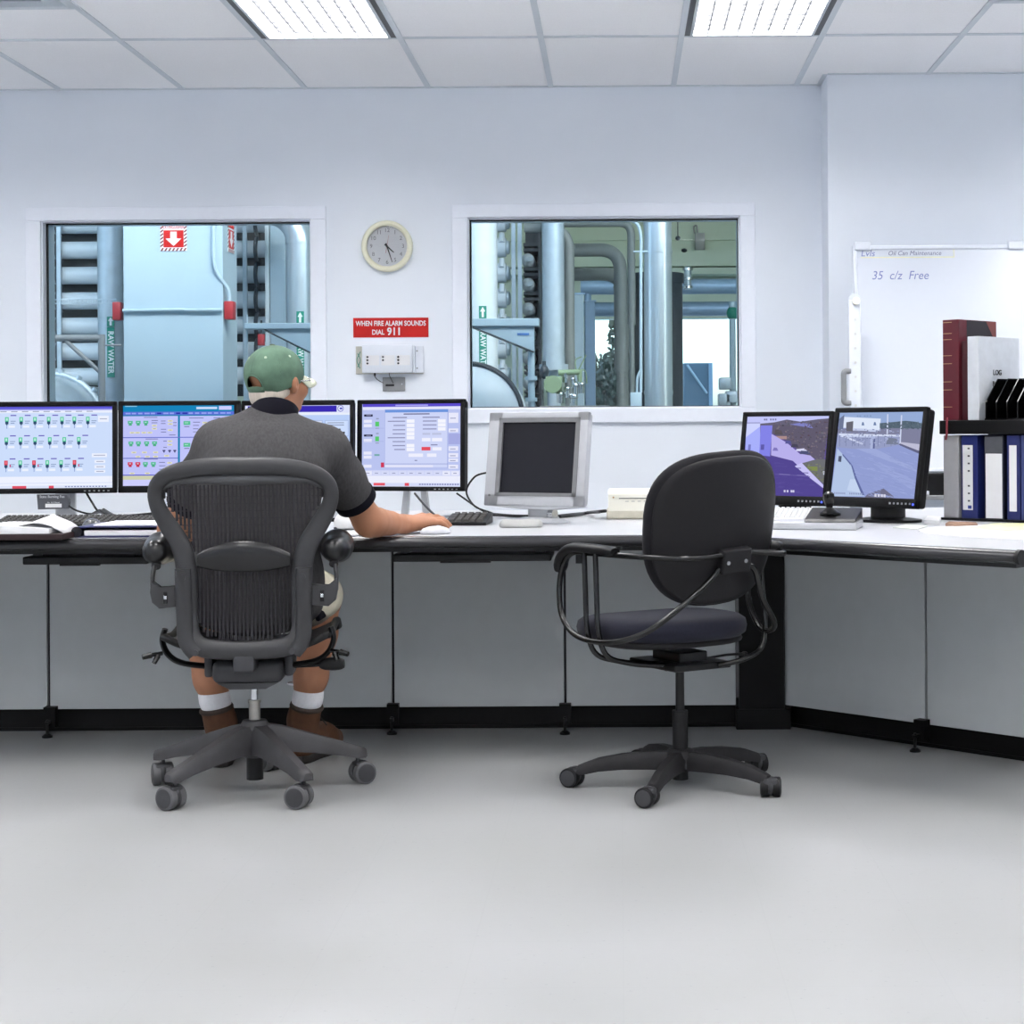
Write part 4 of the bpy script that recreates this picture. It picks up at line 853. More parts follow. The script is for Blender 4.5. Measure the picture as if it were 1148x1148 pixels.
def d4(s):
    s.setpx(403, 454, 516, 548); R = s.R; k = lambda x: 310 + x/5.218; j = lambda y: 445 + y/5.218
    B = lambda a,b,c_,d,col,l=1: R(k(a),j(b),k(c_),j(d),col,l)
    R(403,454,516,548,(186,196,240),0); B(488,46,1080,64,(92,78,205)); B(685,52,880,60,(170,165,240),2); B(488,64,1080,82,(226,228,252))
    B(622,80,1000,428,(160,172,226)); B(624,96,996,426,(206,214,248),2); B(624,82,1000,98,(110,150,222),2)
    B(735,104,890,111,(110,112,150),3); B(670,125,755,131,(130,132,170),3); B(848,125,950,131,(130,132,170),3)
    for y,w in ((147,105),(172,70),(198,75),(222,75),(245,105),(268,75),(292,75),(315,65)):
        B(745-w,y,745,y+6,(140,142,180),3); 
        if y != 268: B(754,y-7,800,y+13,(245,246,255),3)
    for y in (147,170,194): B(850,y,932,y+6,(140,142,180),3); B(940,y-7,985,y+13,(245,246,255),3)
    for (a,b,c_,d,col) in ((845,250,896,270,(240,241,255)),(905,250,965,270,(240,241,255)),(843,303,896,324,(228,80,96)),(908,305,962,324,(240,241,255)),(766,342,852,362,(238,239,254)),(876,342,932,362,(238,239,254)),(848,220,895,232,(190,196,225)),(905,220,960,232,(190,196,225))): B(a,b,c_,d,col,3)
    B(898,288,938,294,(130,132,170),3); B(802,380,818,386,(130,132,170),3)
    B(625,402,1000,405,(130,140,200),3); B(625,410,912,424,(226,228,250),3); B(600,395,620,424,(205,60,90),3)
    for (y0,y1) in ((108,121),(228,240)): B(497,y0,549,y1,(24,26,52)); B(510,y0+4,540,y0+8,(150,150,190),2)
    for y in (140,166,255,330,354,408): B(496,y,544,y+18,(232,233,252))
    for y in (152,240): B(565,y,588,y+28,(90,200,110)); B(570,y-22,586,y-14,(150,160,190)); B(566,y+36,588,y+42,(150,160,190))
    B(560,345,592,356,(120,170,170)); B(488,190,618,192,(160,170,220)); B(488,268,618,270,(160,170,220))
    for y,h in ((102,60),(195,22),(300,26),(340,26),(372,20),(408,24)): B(1003,y,1060,y+h,(232,233,252)); B(1012,y+h*.5,1045,y+h*.5+5,(150,155,190),2)
    B(1003,225,1076,288,(166,172,226)); B(488,440,1080,474,(206,212,246))
    for i in range(11): B(500+52*i,446,500+52*i+46,470,(232,234,252) if i in (0,9,10) else (214,219,248),2); B(512+52*i,456,512+52*i+20,461,(150,155,190),3)
    B(488,474,1080,516,(236,238,253)); B(488,516,1080,540,(215,221,248)); B(557,516,626,532,(232,92,108),2); B(744,516,770,534,(226,82,100),2)
    for i in range(16): B(830+15*i,520,840+15*i,528,(130,136,184),2)
G_M = 'monitors along the main desk'
z_ = lambda y, Y, x=300: at(x, y, Y).z
Y = 6.6; bzl = (.016, .016, .017, .019)
def deskp(px_, Y): return (at(px_, 560, Y).x, Y, HD)
zbm = at(200, 552.5, 6.6).z - HD; HM = at(200, 449.5, 6.6).z - HD - zbm
t1, T1 = monitor('monitor', 'black monitor with rows of small green and red symbols, left of all', deskp(62, 6.58), math.radians(6), .03, .443, HM, zbm, (.016,.017,.019,.020), M_mon, d1, group=G_M)
t2, T2 = monitor('monitor', 'black monitor with teal header, partly hidden by the seated man\'s left shoulder', deskp(200.5, 6.6), 0, .03, .452, HM, zbm, (.017,.023,.017,.026), M_mon, d2, group=G_M)
t3, T3 = monitor('monitor', 'black monitor with dark purple title bar, mostly hidden by the man\'s head', deskp(333, 6.63), math.radians(-6), .03, .428, HM, zbm, (.012,.015,.019,.020), M_mon, d3, group=G_M)
t4, T4 = monitor('monitor', 'black monitor with white form and red button, right of the seated man', deskp(459.5, 6.6), math.radians(-16), .03, .430, HM, zbm, (.018,.018,.016,.017), M_mon, d4, group=G_M)
M_stand = mat('grey stand', rgb(186,188,192), 0.4, metal=.2, noise=.03)
for t, x0, x1 in ((t1, -.012, .062), (t2, -.04, .04), (t3, -.04, .04)):
    obj('stand_neck', MB().rbox((x0, .055, .01), (x1, .075, zbm + .12), .004), M_stand, t, smooth=0); obj('stand_base', MB().rbox((-.11, .0, 0), (.11, .19, .012), .005), M_stand, t, smooth=0)
nk = MB()
for s_ in (-1, 1):
    nk.prism([(.045*s_ - .014, .0), (.045*s_ + .012, .0), (.022*s_ + .01, zbm + .11), (.022*s_ - .01, zbm + .11)] , (.05, .066), 'y')
obj('stand_neck', nk, M_stand, t4, smooth=0); obj('stand_base', MB().rbox((-.11, -.03, 0), (.11, .17, .010), .004), M_stand, t4, smooth=0)
# dark plaque hung on the first stand
a, b = at(41, 554.5, 6.50), at(77.5, 571, 6.50); W_, H_ = b.x - a.x, a.z - b.z
t = thing('plaque', 'small dark grey lettered plaque below the leftmost monitor', 'plaque', (a.x, 6.50, b.z)); 
obj('plaque_body', MB().prism([(.004, 0), (W_ - .003, .002), (W_, H_*.45), (W_ - .008, H_), (0, H_)], (0, .02), 'y', r=.002), mat('plaque grey', rgb(72,74,80), .5), t, smooth=0)
obj('white_strip', MB().box((W_*.27, -.001, H_*.13), (W_*.77, 0, H_*.38)), M_paper, t, smooth=0)
lettering('lettering', 'State Burning Fee', .0135, mat('grey letters', rgb(190,192,196), .5), t, frame3((W_*.48, -.0008, H_*.85), (1,0,0), (0,0,1)), sx=.95)
lettering('lettering', 'No. 16 2 Vessel', .007, mat('grey letters', rgb(190,192,196), .5), t, frame3((W_*.52, -.0008, H_*.46), (1,0,0), (0,0,1)))
obj('hanging_tab', MB().box((W_*.45, .02, H_*.4), (W_*.7, 6.5 - 6.5 + .128, H_*.6)), M_blackm, t, smooth=0)

# ---- CCTV monitors on the wing
def d5(s):
    s.setq((145,125),(1000,118),(75,1010),(925,1010)); Q = s.Q
    Q([(60,1020),(1010,1020),(1010,100),(60,100)], (96,84,150), 0)
    Q([(60,240),(1010,240),(1010,100),(60,100)], (196,200,250)); Q([(130,215),(280,215),(280,190),(130,190)], (140,140,190),2)
    Q([(270,300),(420,320),(1010,330),(1010,150),(880,160),(700,185),(560,160),(430,190),(270,205)], (104,100,122),2)
    Q([(400,240),(420,320),(560,400),(700,520),(930,640),(950,480),(1010,150),(800,230),(600,220),(420,215)], (98,92,112),3)
    Q([(590,215),(830,260),(790,210),(700,196)], (128,130,196),4); Q([(430,330),(520,330),(500,280),(440,270)], (90,84,92),4)
    Q([(440,380),(560,380),(560,345),(430,345)], (170,140,140),5)
    Q([(120,360),(120,560),(280,560),(280,230)], (168,176,252),3); Q([(120,360),(280,235),(280,200),(130,200)], (206,212,255),3)
    Q([(270,560),(380,620),(410,225),(285,225)], (132,132,232),4); Q([(285,500),(320,500),(325,440),(288,440)], (96,92,170),5); Q([(150,510),(178,510),(182,440),(155,440)], (120,124,200),5)
    Q([(395,560),(620,620),(660,680),(720,690),(850,610),(800,560),(690,540),(560,420),(400,320)], (184,176,236),3)
    for x, y, w, c in ((540,430,70,(90,90,150)),(600,470,80,(74,72,92)),(690,545,110,(80,84,120)),(410,510,60,(130,120,190))): Q([(x,y),(x+w,y),(x+w-14,y-34),(x+16,y-38)], c, 5)
    Q([(650,510),(780,520),(740,480),(660,490)], (214,214,246),4)
    Q([(700,650),(940,880),(960,600),(860,600)], (110,112,116),4); Q([(760,720),(870,730),(870,680),(770,680)], (128,140,84),5)
    Q([(640,680),(930,920),(935,890),(710,640)], (200,196,246),5); Q([(930,770),(955,770),(955,730),(920,735)], (220,225,245),5)
    Q([(80,1010),(90,560),(270,560),(440,580),(620,620),(830,830),(925,930),(925,1010)], (84,72,146),4); Q([(440,775),(780,790),(780,780),(440,762)], (120,110,176),5)
    rnd = random.Random(4)
    for i in range(330):
        x, y = rnd.uniform(420, 985), rnd.uniform(175, 640)
        if y > 260 + (x - 420)*.75 or (x < 560 and y > 330) : continue
        v = rnd.randint(-26, 26); w = rnd.uniform(8, 26); Q([(x,y+w*.6),(x+w,y+w*.5),(x+w*.8,y),(x+w*.2,y-3)], (100+v+rnd.randint(-4,10), 96+v, 108+v), 4)
    for i in range(70):
        x = rnd.uniform(740, 930); y = rnd.uniform(640, 860)
        if y > 660 + (x - 720)*.95: continue
        v = rnd.randint(-22, 22); Q([(x,y+10),(x+18,y+10),(x+14,y),(x+2,y)], (116+v, 120+v, 96+v), 5)
    for i in range(90):
        x = rnd.uniform(100, 820); y = rnd.uniform(640, 1000); v = rnd.randint(-7, 7); Q([(x,y+7),(x+60,y+9),(x+60,y),(x,y)], (86+v, 75+v, 148+v), 5) if y > 640 + max(0, (x-640)) * 1.3 else None
    for i, x in enumerate((530,560,600,620)): Q([(x,970),(x+18,970),(x+18,945),(x,945)], (206,204,236),6)
    for x in (325,345,390,415,440): Q([(x,170),(x+16,170),(x+16,150),(x,150)], (120,122,170),6)
def d6(s):
    s.setq((170,92),(975,95),(90,860),(890,880)); Q = s.Q
    Q([(80,890),(990,890),(990,80),(80,80)], (146,158,210), 0)
    Q([(160,200),(980,230),(980,80),(160,80)], (150,172,214)); Q([(205,230),(560,260),(570,150),(215,130)], (222,232,250),2)
    Q([(560,235),(970,240),(975,200),(900,180),(800,170),(700,180),(560,190)], (88,104,118),2); Q([(140,290),(960,390),(970,240),(560,232),(150,240)], (128,130,158),1)
    Q([(235,260),(300,265),(305,170),(235,180)], (104,104,116),3); Q([(160,250),(205,250),(215,110),(165,150)], (110,120,150),3)
    for x in (385,500): Q([(x,210),(x+28,210),(x+20,180),(x+6,180)], (110,130,170),4)
    for x0,x1,y in ((300,440,240),(450,540,250),(180,520,300)): Q([(x0,y+16),(x1,y+20),(x1,y),(x0,y-4)], (196,206,236),3)
    Q([(145,410),(470,435),(745,385),(745,300),(150,280)], (150,158,196),2); Q([(165,300),(750,312),(750,296),(165,282)], (214,222,246),4)
    Q([(190,310),(395,385),(400,372),(200,295)], (214,222,246),4); Q([(625,290),(638,290),(642,110),(630,110)], (206,214,240),4); Q([(745,390),(758,390),(772,120),(760,120)], (206,214,240),4)
    for i in range(9): Q([(170+62*i,400),(174+62*i,400),(178+62*i,300),(174+62*i,300)], (112,120,160),4)
    Q([(470,435),(512,435),(520,310),(470,310)], (172,182,220),4); Q([(495,435),(512,435),(518,330),(500,330)], (96,104,150),5)
    Q([(750,380),(940,440),(950,380),(760,360)], (190,190,214),3); Q([(740,385),(930,465),(935,440),(750,372)], (100,102,134),4); Q([(620,380),(740,380),(720,330),(640,320)], (120,128,150),4)
    Q([(90,860),(420,850),(330,680),(290,570),(200,470),(150,420)], (180,198,230),2); Q([(395,840),(420,840),(345,690),(300,570),(205,470),(200,480),(290,580),(325,690)], (98,108,160),5)
    Q([(250,800),(380,820),(330,700),(280,700)], (196,212,240),4); Q([(160,540),(190,545),(195,490),(165,490)], (80,86,110),4)
    Q([(420,880),(700,880),(690,840),(600,775),(450,830)], (112,112,138),4); Q([(330,420),(900,620),(910,600),(520,420)], (158,170,218),2); Q([(500,560),(860,780),(880,700),(560,540)], (154,166,216),2)
    rnd = random.Random(9)
    for i in range(260):
        x, y = rnd.uniform(180, 900), rnd.uniform(440, 850)
        if x < 210 + (y-440)*.5: continue
        v = rnd.randint(-9, 9); w = rnd.uniform(30, 90); Q([(x,y+5),(x+w,y+5+w*.25),(x+w,y+w*.25),(x,y)], (150+v, 162+v, 212+v), 3)
    for i in range(120):
        x, y = rnd.uniform(170, 740), rnd.uniform(240, 385); v = rnd.randint(-34, 34); w = rnd.uniform(6, 22); Q([(x,y+9),(x+w,y+9),(x+w,y),(x,y)], (148+v, 156+v, 192+v), 3)
    for i in range(80):
        x, y = rnd.uniform(570, 960), rnd.uniform(180, 240); v = rnd.randint(-20, 20); Q([(x,y+12),(x+14,y+12),(x+10,y),(x+3,y)], (90+v, 104+v, 118+v), 4)
    for x in (520,550,580,605): Q([(x,852),(x+20,852),(x+20,828),(x,828)], (214,214,232),6)
    for i in range(18): Q([(110+17*i,838),(120+17*i,838),(120+17*i,822),(110+17*i,822)], (140,150,190) if i not in (8,9) else (180,198,230),6)
    for x in (345,370,415,440,470): Q([(x,132),(x+16,132),(x+16,120),(x,120)], (130,150,190),6)
def wingmon(label, pxc, Y, yaw, W, H, ybot, xb, draw, tilt):
    p = at(pxc, ybot, Y); zb = p.z - HD
    t, T = monitor('cctv_monitor', label, (p.x, Y, HD), yaw, tilt, W, H, zb, (.017,.017,.017,.033), M_mon, draw, group='monitors with camera pictures', depth=.055)
    obj('power_lamp', MB().tube([T @ Vector((W/2-.016, 0, .013)), T @ Vector((W/2-.016, -.003, .013))], .004, 10), emis('blue lamp', (.1,.15,1,1), 1.5), t)
    obj('stand_neck', MB().rbox((-.045, .055, .02), (.045, .11, zb + .12), .01, 3).cyl((0, .1, .012), (0, .1, .05), .06, 24), M_black, t, smooth=40); obj('stand_base', MB().lathe([(.125,0),(.125,.008),(.06,.016),(0,.018)], 32, Matrix.Translation((0,.1,0)) @ Matrix.Diagonal((1,.8,1,1))), M_black, t)
    return t
tm5 = wingmon('black monitor showing a camera view of a road with parked cars, beside the empty chair', 873.5, 6.42, math.radians(-40), .395, .340, 566, 0, d5, math.radians(9))
tm6 = wingmon('black monitor showing a grey camera view of a gate, beside the binder shelf', 974.5, 6.10, math.radians(-48), .408, .347, 568.5, 0, d6, math.radians(10))

# ---- silver monitor, switched off
ps = at(597, 567.5, 6.2); zbs = ps.z - HD; W_, H_ = .398, .330
ts, T = monitor('silver_monitor', 'silver monitor with dark blank screen in the middle of the desk', (ps.x, 6.2, HD), math.radians(-27), math.radians(8), W_, H_, zbs, (.058,.044,.034,.044), M_silver, lambda s: None, base='silver', depth=.045)
ir = MB(); ir.M = T; m_in = mat('inner frame grey', rgb(128,128,130), .4, metal=.2)
for a, b in (((-W_/2+.044, .034), (W_/2-.030, .046)), ((-W_/2+.044, H_-.036), (W_/2-.030, H_-.020)), ((-W_/2+.044, .034), (-W_/2+.060, H_-.02)), ((W_/2-.046, .034), (W_/2-.030, H_-.02))): ir.box((a[0], -.003, a[1]), (b[0], .006, b[1]))
obj('inner_frame', ir, m_in, ts, smooth=0)
ch = MB(); ch.M = T; ch.prism([(-W_/2+.002, .002), (-W_*.2, -.008), (W_*.15, -.011), (W_/2-.002, .002)], (.004, .04), 'y'); obj('chin', ch, M_silver, ts, smooth=0)
lbm = MB(); lbm.M = T; lbm.cyl((-W_/2+.022, 0, .036), (-W_/2+.022, -.003, .036), .004, 12); obj('power_button', lbm, m_in, ts)
obj('stand_neck', MB().rbox((-.035, .02, .016), (.05, .075, zbs + .06), .012, 3), M_silver, ts, smooth=40); obj('stand_knuckle', MB().tube([(.048,.045,.028),(.064,.045,.028)], [.026,.022], 20), M_chrome, ts)
obj('stand_base', MB().lathe([(.115,0),(.115,.006),(.09,.014),(.04,.02),(0,.021)], 36, Matrix.Translation((.0,.03,0)) @ Matrix.Diagonal((1.05,.85,1,1))), M_silver, ts)

# ================================================================== small things on the desk
def kb(name, label, loc_, yaw, W, D, rows_, cols, mb_, mk, grp=None, th=.02, slope=.12):
    t = thing(name, label, 'keyboard', loc_, yaw, grp); T = Matrix.Rotation(slope, 4, 'X')
    b = MB(); b.prism([(0, 0), (D, 0), (D, th + D*slope), (0, th*.6)], (-W/2, W/2), 'x', r=.003); obj('keyboard_case', b, mb_, t, smooth=0)
    k = MB()
    for r in range(rows_):
        for c in range(cols):
            x = -W/2 + .012 + (W - .024)*(c + .08)/cols; x1 = -W/2 + .012 + (W - .024)*(c + .92)/cols; y = .012 + (D - .024)*(r + .08)/rows_; y1 = .012 + (D - .024)*(r + .9)/rows_
            zz = lambda yy: th*.6 + (th*.4 + D*slope)*yy/D
            k.v += [(x,y,zz(y)-.002),(x1,y,zz(y)-.002),(x1,y1,zz(y1)-.002),(x,y1,zz(y1)-.002),(x+.002,y+.002,zz(y)+.008),(x1-.002,y+.002,zz(y)+.008),(x1-.002,y1-.002,zz(y1)+.007),(x+.002,y1-.002,zz(y1)+.007)]
            i = len(k.v) - 8
            for q in ((4,5,6,7),(0,1,5,4),(1,2,6,5),(2,3,7,6),(3,0,4,7)): k.f.append(tuple(i + j for j in q)); k.m.append(0); k.c.append(None)
    obj('keys', k, mk, t, smooth=0, fix=False); return t
M_key = mat('dark keys', rgb(62,60,56), .5, noise=.1); M_keyw = mat('pale keys', rgb(205,206,206), .5, noise=.05)
HK = HD + .0008
p = atz(62, 591.5, HD); kb('keyboard', 'dark keyboard under the leftmost monitor behind the open book', (p.x, p.y, HK), 0.02, .45, .16, 6, 22, M_black, M_key, 'dark keyboards on the desk', th=.016, slope=.10)
p = atz(193, 592, HD); kb('keyboard', 'dark keyboard behind the blue ring binder', (p.x, p.y, HK), 0.0, .44, .16, 6, 22, M_black, M_key, 'dark keyboards on the desk', th=.016, slope=.10)
p = atz(518, 589.5, HD); kb('number_keypad', 'small dark keypad beside the seated man\'s right hand', (p.x + .01, p.y, HK), -0.05, .145, .19, 6, 5, M_black, M_key, th=.018, slope=.08)
def mouse(label, px_, py_, yaw, m, sc=1.0, grp='computer mice', hz=.034):
    p = atz(px_, py_, HD + .0005); t = thing('computer_mouse', label, 'computer mouse', (p.x, p.y + .06, HD + .0005), yaw, grp)
    S = SDF((-.05,-.08,-.005), (.05,.08,.055), .0025); S.ell((0,0,.006), (.032*sc,.056*sc,hz), 0); S.cut((0,0,0), (0,0,-1)); obj('mouse_shell', S.mesh(3), m, t, smooth=60)
    obj('scroll_wheel', MB().cyl((-.003,-.034*sc,hz*.84),(.003,-.034*sc,hz*.84),.005,12), M_dkgrey, t); return t
mouse('dark shiny mouse between keyboard and blue ring binder', 97, 595.5, .5, mat('dark mouse', rgb(84,86,88), .2))
t = thing('mouse_pad', 'white pad under the white mouse beside the chair arm', 'mouse pad', atz(386, 600, HD)); obj('pad_sheet', MB().rbox((-.085,-.04,0),(.10,.13,.003),.001), M_paper, t, smooth=0); obj('wrist_lip', MB().rbox((-.085,-.042,.0005),(.10,-.036,.0045),.0015), M_wplast, t, smooth=0)
pm = atz(388, 594, HD); t = thing('desk_device', 'white rounded device standing on the white pad', 'desk device', (pm.x, pm.y + .03, HD + .0032)); S = SDF((-.07,-.07,-.01), (.07,.07,.08), .003); S.ell((0,0,.015), (.045,.05,.045), 0); S.cut((0,0,0),(0,0,-1)); obj('device_shell', S.mesh(3), M_wplast, t, smooth=60); obj('device_foot', MB().rbox((-.04,-.035,-.0001),(.04,.045,.006),.002), M_dkgrey, t, smooth=0)
pm = atz(378, 585, HD); t = thing('desk_gadget', 'small silver and black gadget behind the white pad', 'desk device', (pm.x - .03, pm.y + .03, HD)); obj('gadget_body', MB().rbox((-.04,-.02,0),(.03,.05,.055),.012,3), M_silver, t, smooth=40); obj('gadget_band', MB().rbox((-.042,-.022,.0),(.032,.02,.014),.003), M_black, t, smooth=0)
mouse('pale grey mouse under the seated man\'s right hand', 486, 600.0, -1.2, mat('pale mouse', rgb(196,196,203), .35), .88, hz=.020)
# open book
p = atz(20, 603, HD); t = thing('open_book', 'open book with white pages at the left end of the desk', 'book', (p.x - .065, YE - .07, HD + .0008)); wl, dl = .40, .24
def page(x0, x1, lift, zb):
    G = []
    for j in range(2):
        G.append([(x0 + (x1-x0)*k/14, j*dl, .010 + zb + lift*math.sin(PI*min(1, (k/14)**.6))) for k in range(15)])
    return G
obj('cover', MB().rbox((-.40,-.012,0),(.245,dl+.01,.018),.002), mat('book cover dark red', rgb(34,10,12), .5), t, smooth=0)
pb = MB(); 
for (x0, x1, lf) in ((-.06,-.38,.018),(-.06,.2,.012)):
    G = page(x0, x1, lf, .022); pb.grid(G); pb.grid([[(v[0],v[1],v[2]) for v in G[0]], [(v[0],v[1],.0185) for v in G[0]]]); pb.grid([[v for v in G[1]], [(v[0],v[1],.0185) for v in G[1]]]); pb.poly([G[0][-1],G[1][-1],(G[1][-1][0],dl,.0185),(G[0][-1][0],0,.0185)])
obj('pages', pb, M_paper, t, smooth=60, fix=False)
fl = MB(); fl.grid([[(.05,.02,.034),(.12,.02,.045),(.16,.02,.055),(.2,.02,.04),(.235,.03,.018)],[(.05,.2,.034),(.12,.2,.05),(.15,.2,.068),(.21,.2,.042),(.24,.2,.02)]]); obj('curled_page', fl, M_paper, t, smooth=60, solid=.0008)
# blue ring binder lying open
p = atz(125, 603, HD); t = thing('ring_binder', 'dark blue ring binder lying on the desk with white sheets on top', 'binder', (p.x, YE + .03, HK)); bx = p.x
m_bl = mat('navy binder', rgb(30,36,84), .4, noise=.08); Lb = at(83.5, 600, YE + .03).x - bx; Rb = Lb + .31
obj('lower_cover', MB().rbox((Lb,0,0),(Rb,.27,.004),.001), m_bl, t, smooth=0); obj('upper_cover', MB().rbox((Lb+.012,0,.030),(Rb-.02,.27,.034),.001), m_bl, t, smooth=0)
obj('spine', MB().tube([(Lb+.006,0,.017),(Lb+.006,.27,.017)], .0168, 16), mat('binder spine black', rgb(18,18,26), .35), t)
obj('sheet_block', MB().rbox((Lb+.028,.006,.0045),(Rb-.004,.262,.022),.002), M_paper, t, smooth=0)
obj('loose_sheets', MB().rbox((Lb+.055,.012,.0345),(Rb-.02,.262,.039),.0005), M_paper, t, smooth=0)
# slim pale handset, cream box
p = atz(584, 591.5, HD); t = thing('handset', 'slim light grey rounded handset lying before the silver monitor', 'handset', (p.x, p.y + .006, HD)); S = SDF((-.1,-.04,-.01),(.1,.04,.04), .003); S.cone((-.055,0,.011),(.055,0,.011),.017,k=0); S.ell((0,0,.006),(.07,.026,.012),.01); S.cut((0,0,0),(0,0,-1)); obj('handset_shell', S.mesh(3), mat('pale grey plastic', rgb(168,168,165), .45), t, smooth=60); obj('seam', MB().tube([(.05,-.0175,.012),(.05,0,.0285),(.05,.0175,.012)], .0008, 6), M_grey, t)
Y = 6.42; a, b = at(680, 582.5, Y), at(794, 553.5, Y); hb = b.z - HD; wb = b.x - a.x
t = thing('cream_box', 'cream plastic equipment box half hidden behind the empty chair', 'equipment box', (a.x, Y, HK))
obj('box_top', MB().prism([(0,0.030),(.24,.030),(.24,hb + .012),(.03,hb + .012),(.004, hb)], (0.006, wb - .006), 'x', r=.004), M_cream, t, smooth=30); obj('box_base', MB().rbox((0,.0,.0),(wb,.25,.032),.006), mat('cream base', rgb(206,200,182), .5), t, smooth=0)
sl = (hb - .03)
obj('slot', MB().rbox((.045, -.0006, .03 + sl*.72), (.045 + .2, .004, .03 + sl*.76), .0006), M_dkgrey, t, smooth=0)
vd = MB()
for i in range(7): vd.box((.068 + .022*i, -.0005, .03 + sl*.55), (.08 + .022*i, .004, .03 + sl*.58))
obj('vent_dashes', vd, M_grey, t, smooth=0); obj('indicator_lamp', MB().cyl((.025,.003,.03+sl*.8),(.025,-.001,.03+sl*.8),.003,10), mat('amber', rgb(190,150,90), .4), t)
# cables
def cable(label, pts, r=.004, n=6): 
    o = obj('cable', MB().tube(bez(pts, n), r, 8), M_black, None); return tag(o, label, 'cable', 'black cables on the desk')
A = lambda x, y, Y: at(x, y, Y); Dk = lambda x, y, dz=.0085: atz(x, y, HD) + Vector((0, 0, dz))
cable('black cable looping in the air between the busy right monitor and silver monitor', [A(545,530,6.5), A(533,534,6.5), A(524,546,6.5), A(524,556,6.5), A(533,568,6.45), A(548,574,6.45), Dk(558,580)], .0035)
cable('black cable running down from the busy right monitor towards the silver monitor', [A(512,553,6.62), A(522,560,6.6), A(535,569,6.55), A(550,577,6.5), Dk(562,581,.012)], .0035)
cable('thick black cable lying from the keypad to the silver monitor stand', [Dk(528,579.5), Dk(538,579), Dk(550,579), Dk(575,581), Dk(598,581.5)], .006)
cable('black cable bundle from the cream box towards the silver monitor', [Vector((at(679,573,6.44).x, 6.44, HD + .030)), A(672,573.5,6.44), Dk(660,577,.008), Dk(645,580), Dk(628,582)], .006)
cable('second thin black cable from the cream box, lower than the bundle', [A(672,574.5,6.46), Dk(655,577.5,.008), Dk(640,579), Dk(622,581)], .004)
cable('black cable from the dark plaque to the heap between two monitors', [A(77,567,6.5), A(85,572,6.5), A(100,576,6.5), Dk(113,578,.012)], .0035)
cable('black cable from the leftmost monitor to the heap between two monitors', [A(97,553,6.62), A(103,563,6.58), A(109,572,6.52), Dk(116,579,.01)], .004)
cable('heap of black cable lying between the two left monitors', [Dk(104,578.5,.008), Dk(112,577,.016), Dk(118,579,.012), Dk(125,580), Dk(116,577,.02), Dk(130,581), Dk(150,580.5), Dk(176,578)], .006)
cable('black cable hanging before the light stand of the busy right monitor', [A(465,553,6.46), A(475,565,6.38), A(486,576,6.25), Dk(500,588.5,.012)], .004)
# ---- wing: keyboard, joystick controller
pk = atz(886, 589, HD); tk = kb('keyboard', 'white keyboard on the desk wing behind the joystick controller', (pk.x, pk.y + .03, HK), math.radians(-14), .40, .16, 6, 22, M_wplast, M_keyw, th=.03, slope=.12)
pj = atz(930, 594.5, HD); t = thing('joystick_controller', 'black camera control joystick on a grey base on the desk wing', 'joystick', (pj.x, pj.y, HK), math.radians(-14))
obj('controller_base', MB().rbox((-.19,0,0),(.085,.20,.024),.004), M_silver, t, smooth=0)
obj('controller_top', MB().prism([(.0,.026),(.20,.026),(.20,.062),(.02,.034)], (-.083,.083), 'x', r=.003), M_black, t, smooth=0)
obj('joystick_boot', MB().lathe([(.034,0),(.034,.006),(.024,.012),(.012,.022)], 24, Matrix.Translation((-.01,.09,.045))), M_blackm, t)
js = obj('joystick', MB().lathe([(.010,.012),(.010,.022),(.014,.032),(.019,.05),(.018,.066),(.008,.074),(0,.075)], 20, Matrix.Translation((-.01,.09,.045)) @ Matrix.Rotation(-.06, 4, 'Y')), M_blackgl, t)
# ---- papers
def sheet(name, label, pts, z, m, cat='papers', th=.002, group='papers on the desk wing'):
    P = [atz(x, y, HD) for x, y in pts]; c = sum(P, Vector()) / len(P); t = obj(name, MB().prism([(q.x - c.x, q.y - c.y) for q in P], th), m, None, smooth=0); t.location = (c.x, c.y, HD + z); return tag(t, label, cat, group)
sheet('papers', 'large white papers at the right end of the desk wing', [(1030,596.5),(1050,600),(1100,603.5),(1175,607),(1175,592),(1100,590),(1050,592)], .0005, M_paper, th=.004)
sheet('yellow_papers', 'pale yellow papers on top of the white papers on the wing', [(1088,593.5),(1110,596.5),(1160,597),(1160,588.5),(1115,589)], .0046, M_yellow)
sheet('white_folder', 'white folder beside the stand of the gate camera monitor', [(1036,587),(1053,588),(1055,583),(1040,582)], .0005, M_paper, th=.012)
sheet('grey_papers', 'thin grey papers before the stand of the gate camera monitor', [(1001,592),(1028,594),(1040,590.5),(1020,587.5)], .0005, mat('grey paper', rgb(196,200,194), .7))
sheet('brown_envelopes', 'brown envelopes below the grey binder', [(1060,590),(1070,591.5),(1096,590.5),(1094,588.5),(1064,587.5)], .0005, mat('kraft paper', rgb(150,118,98), .8), th=.009)

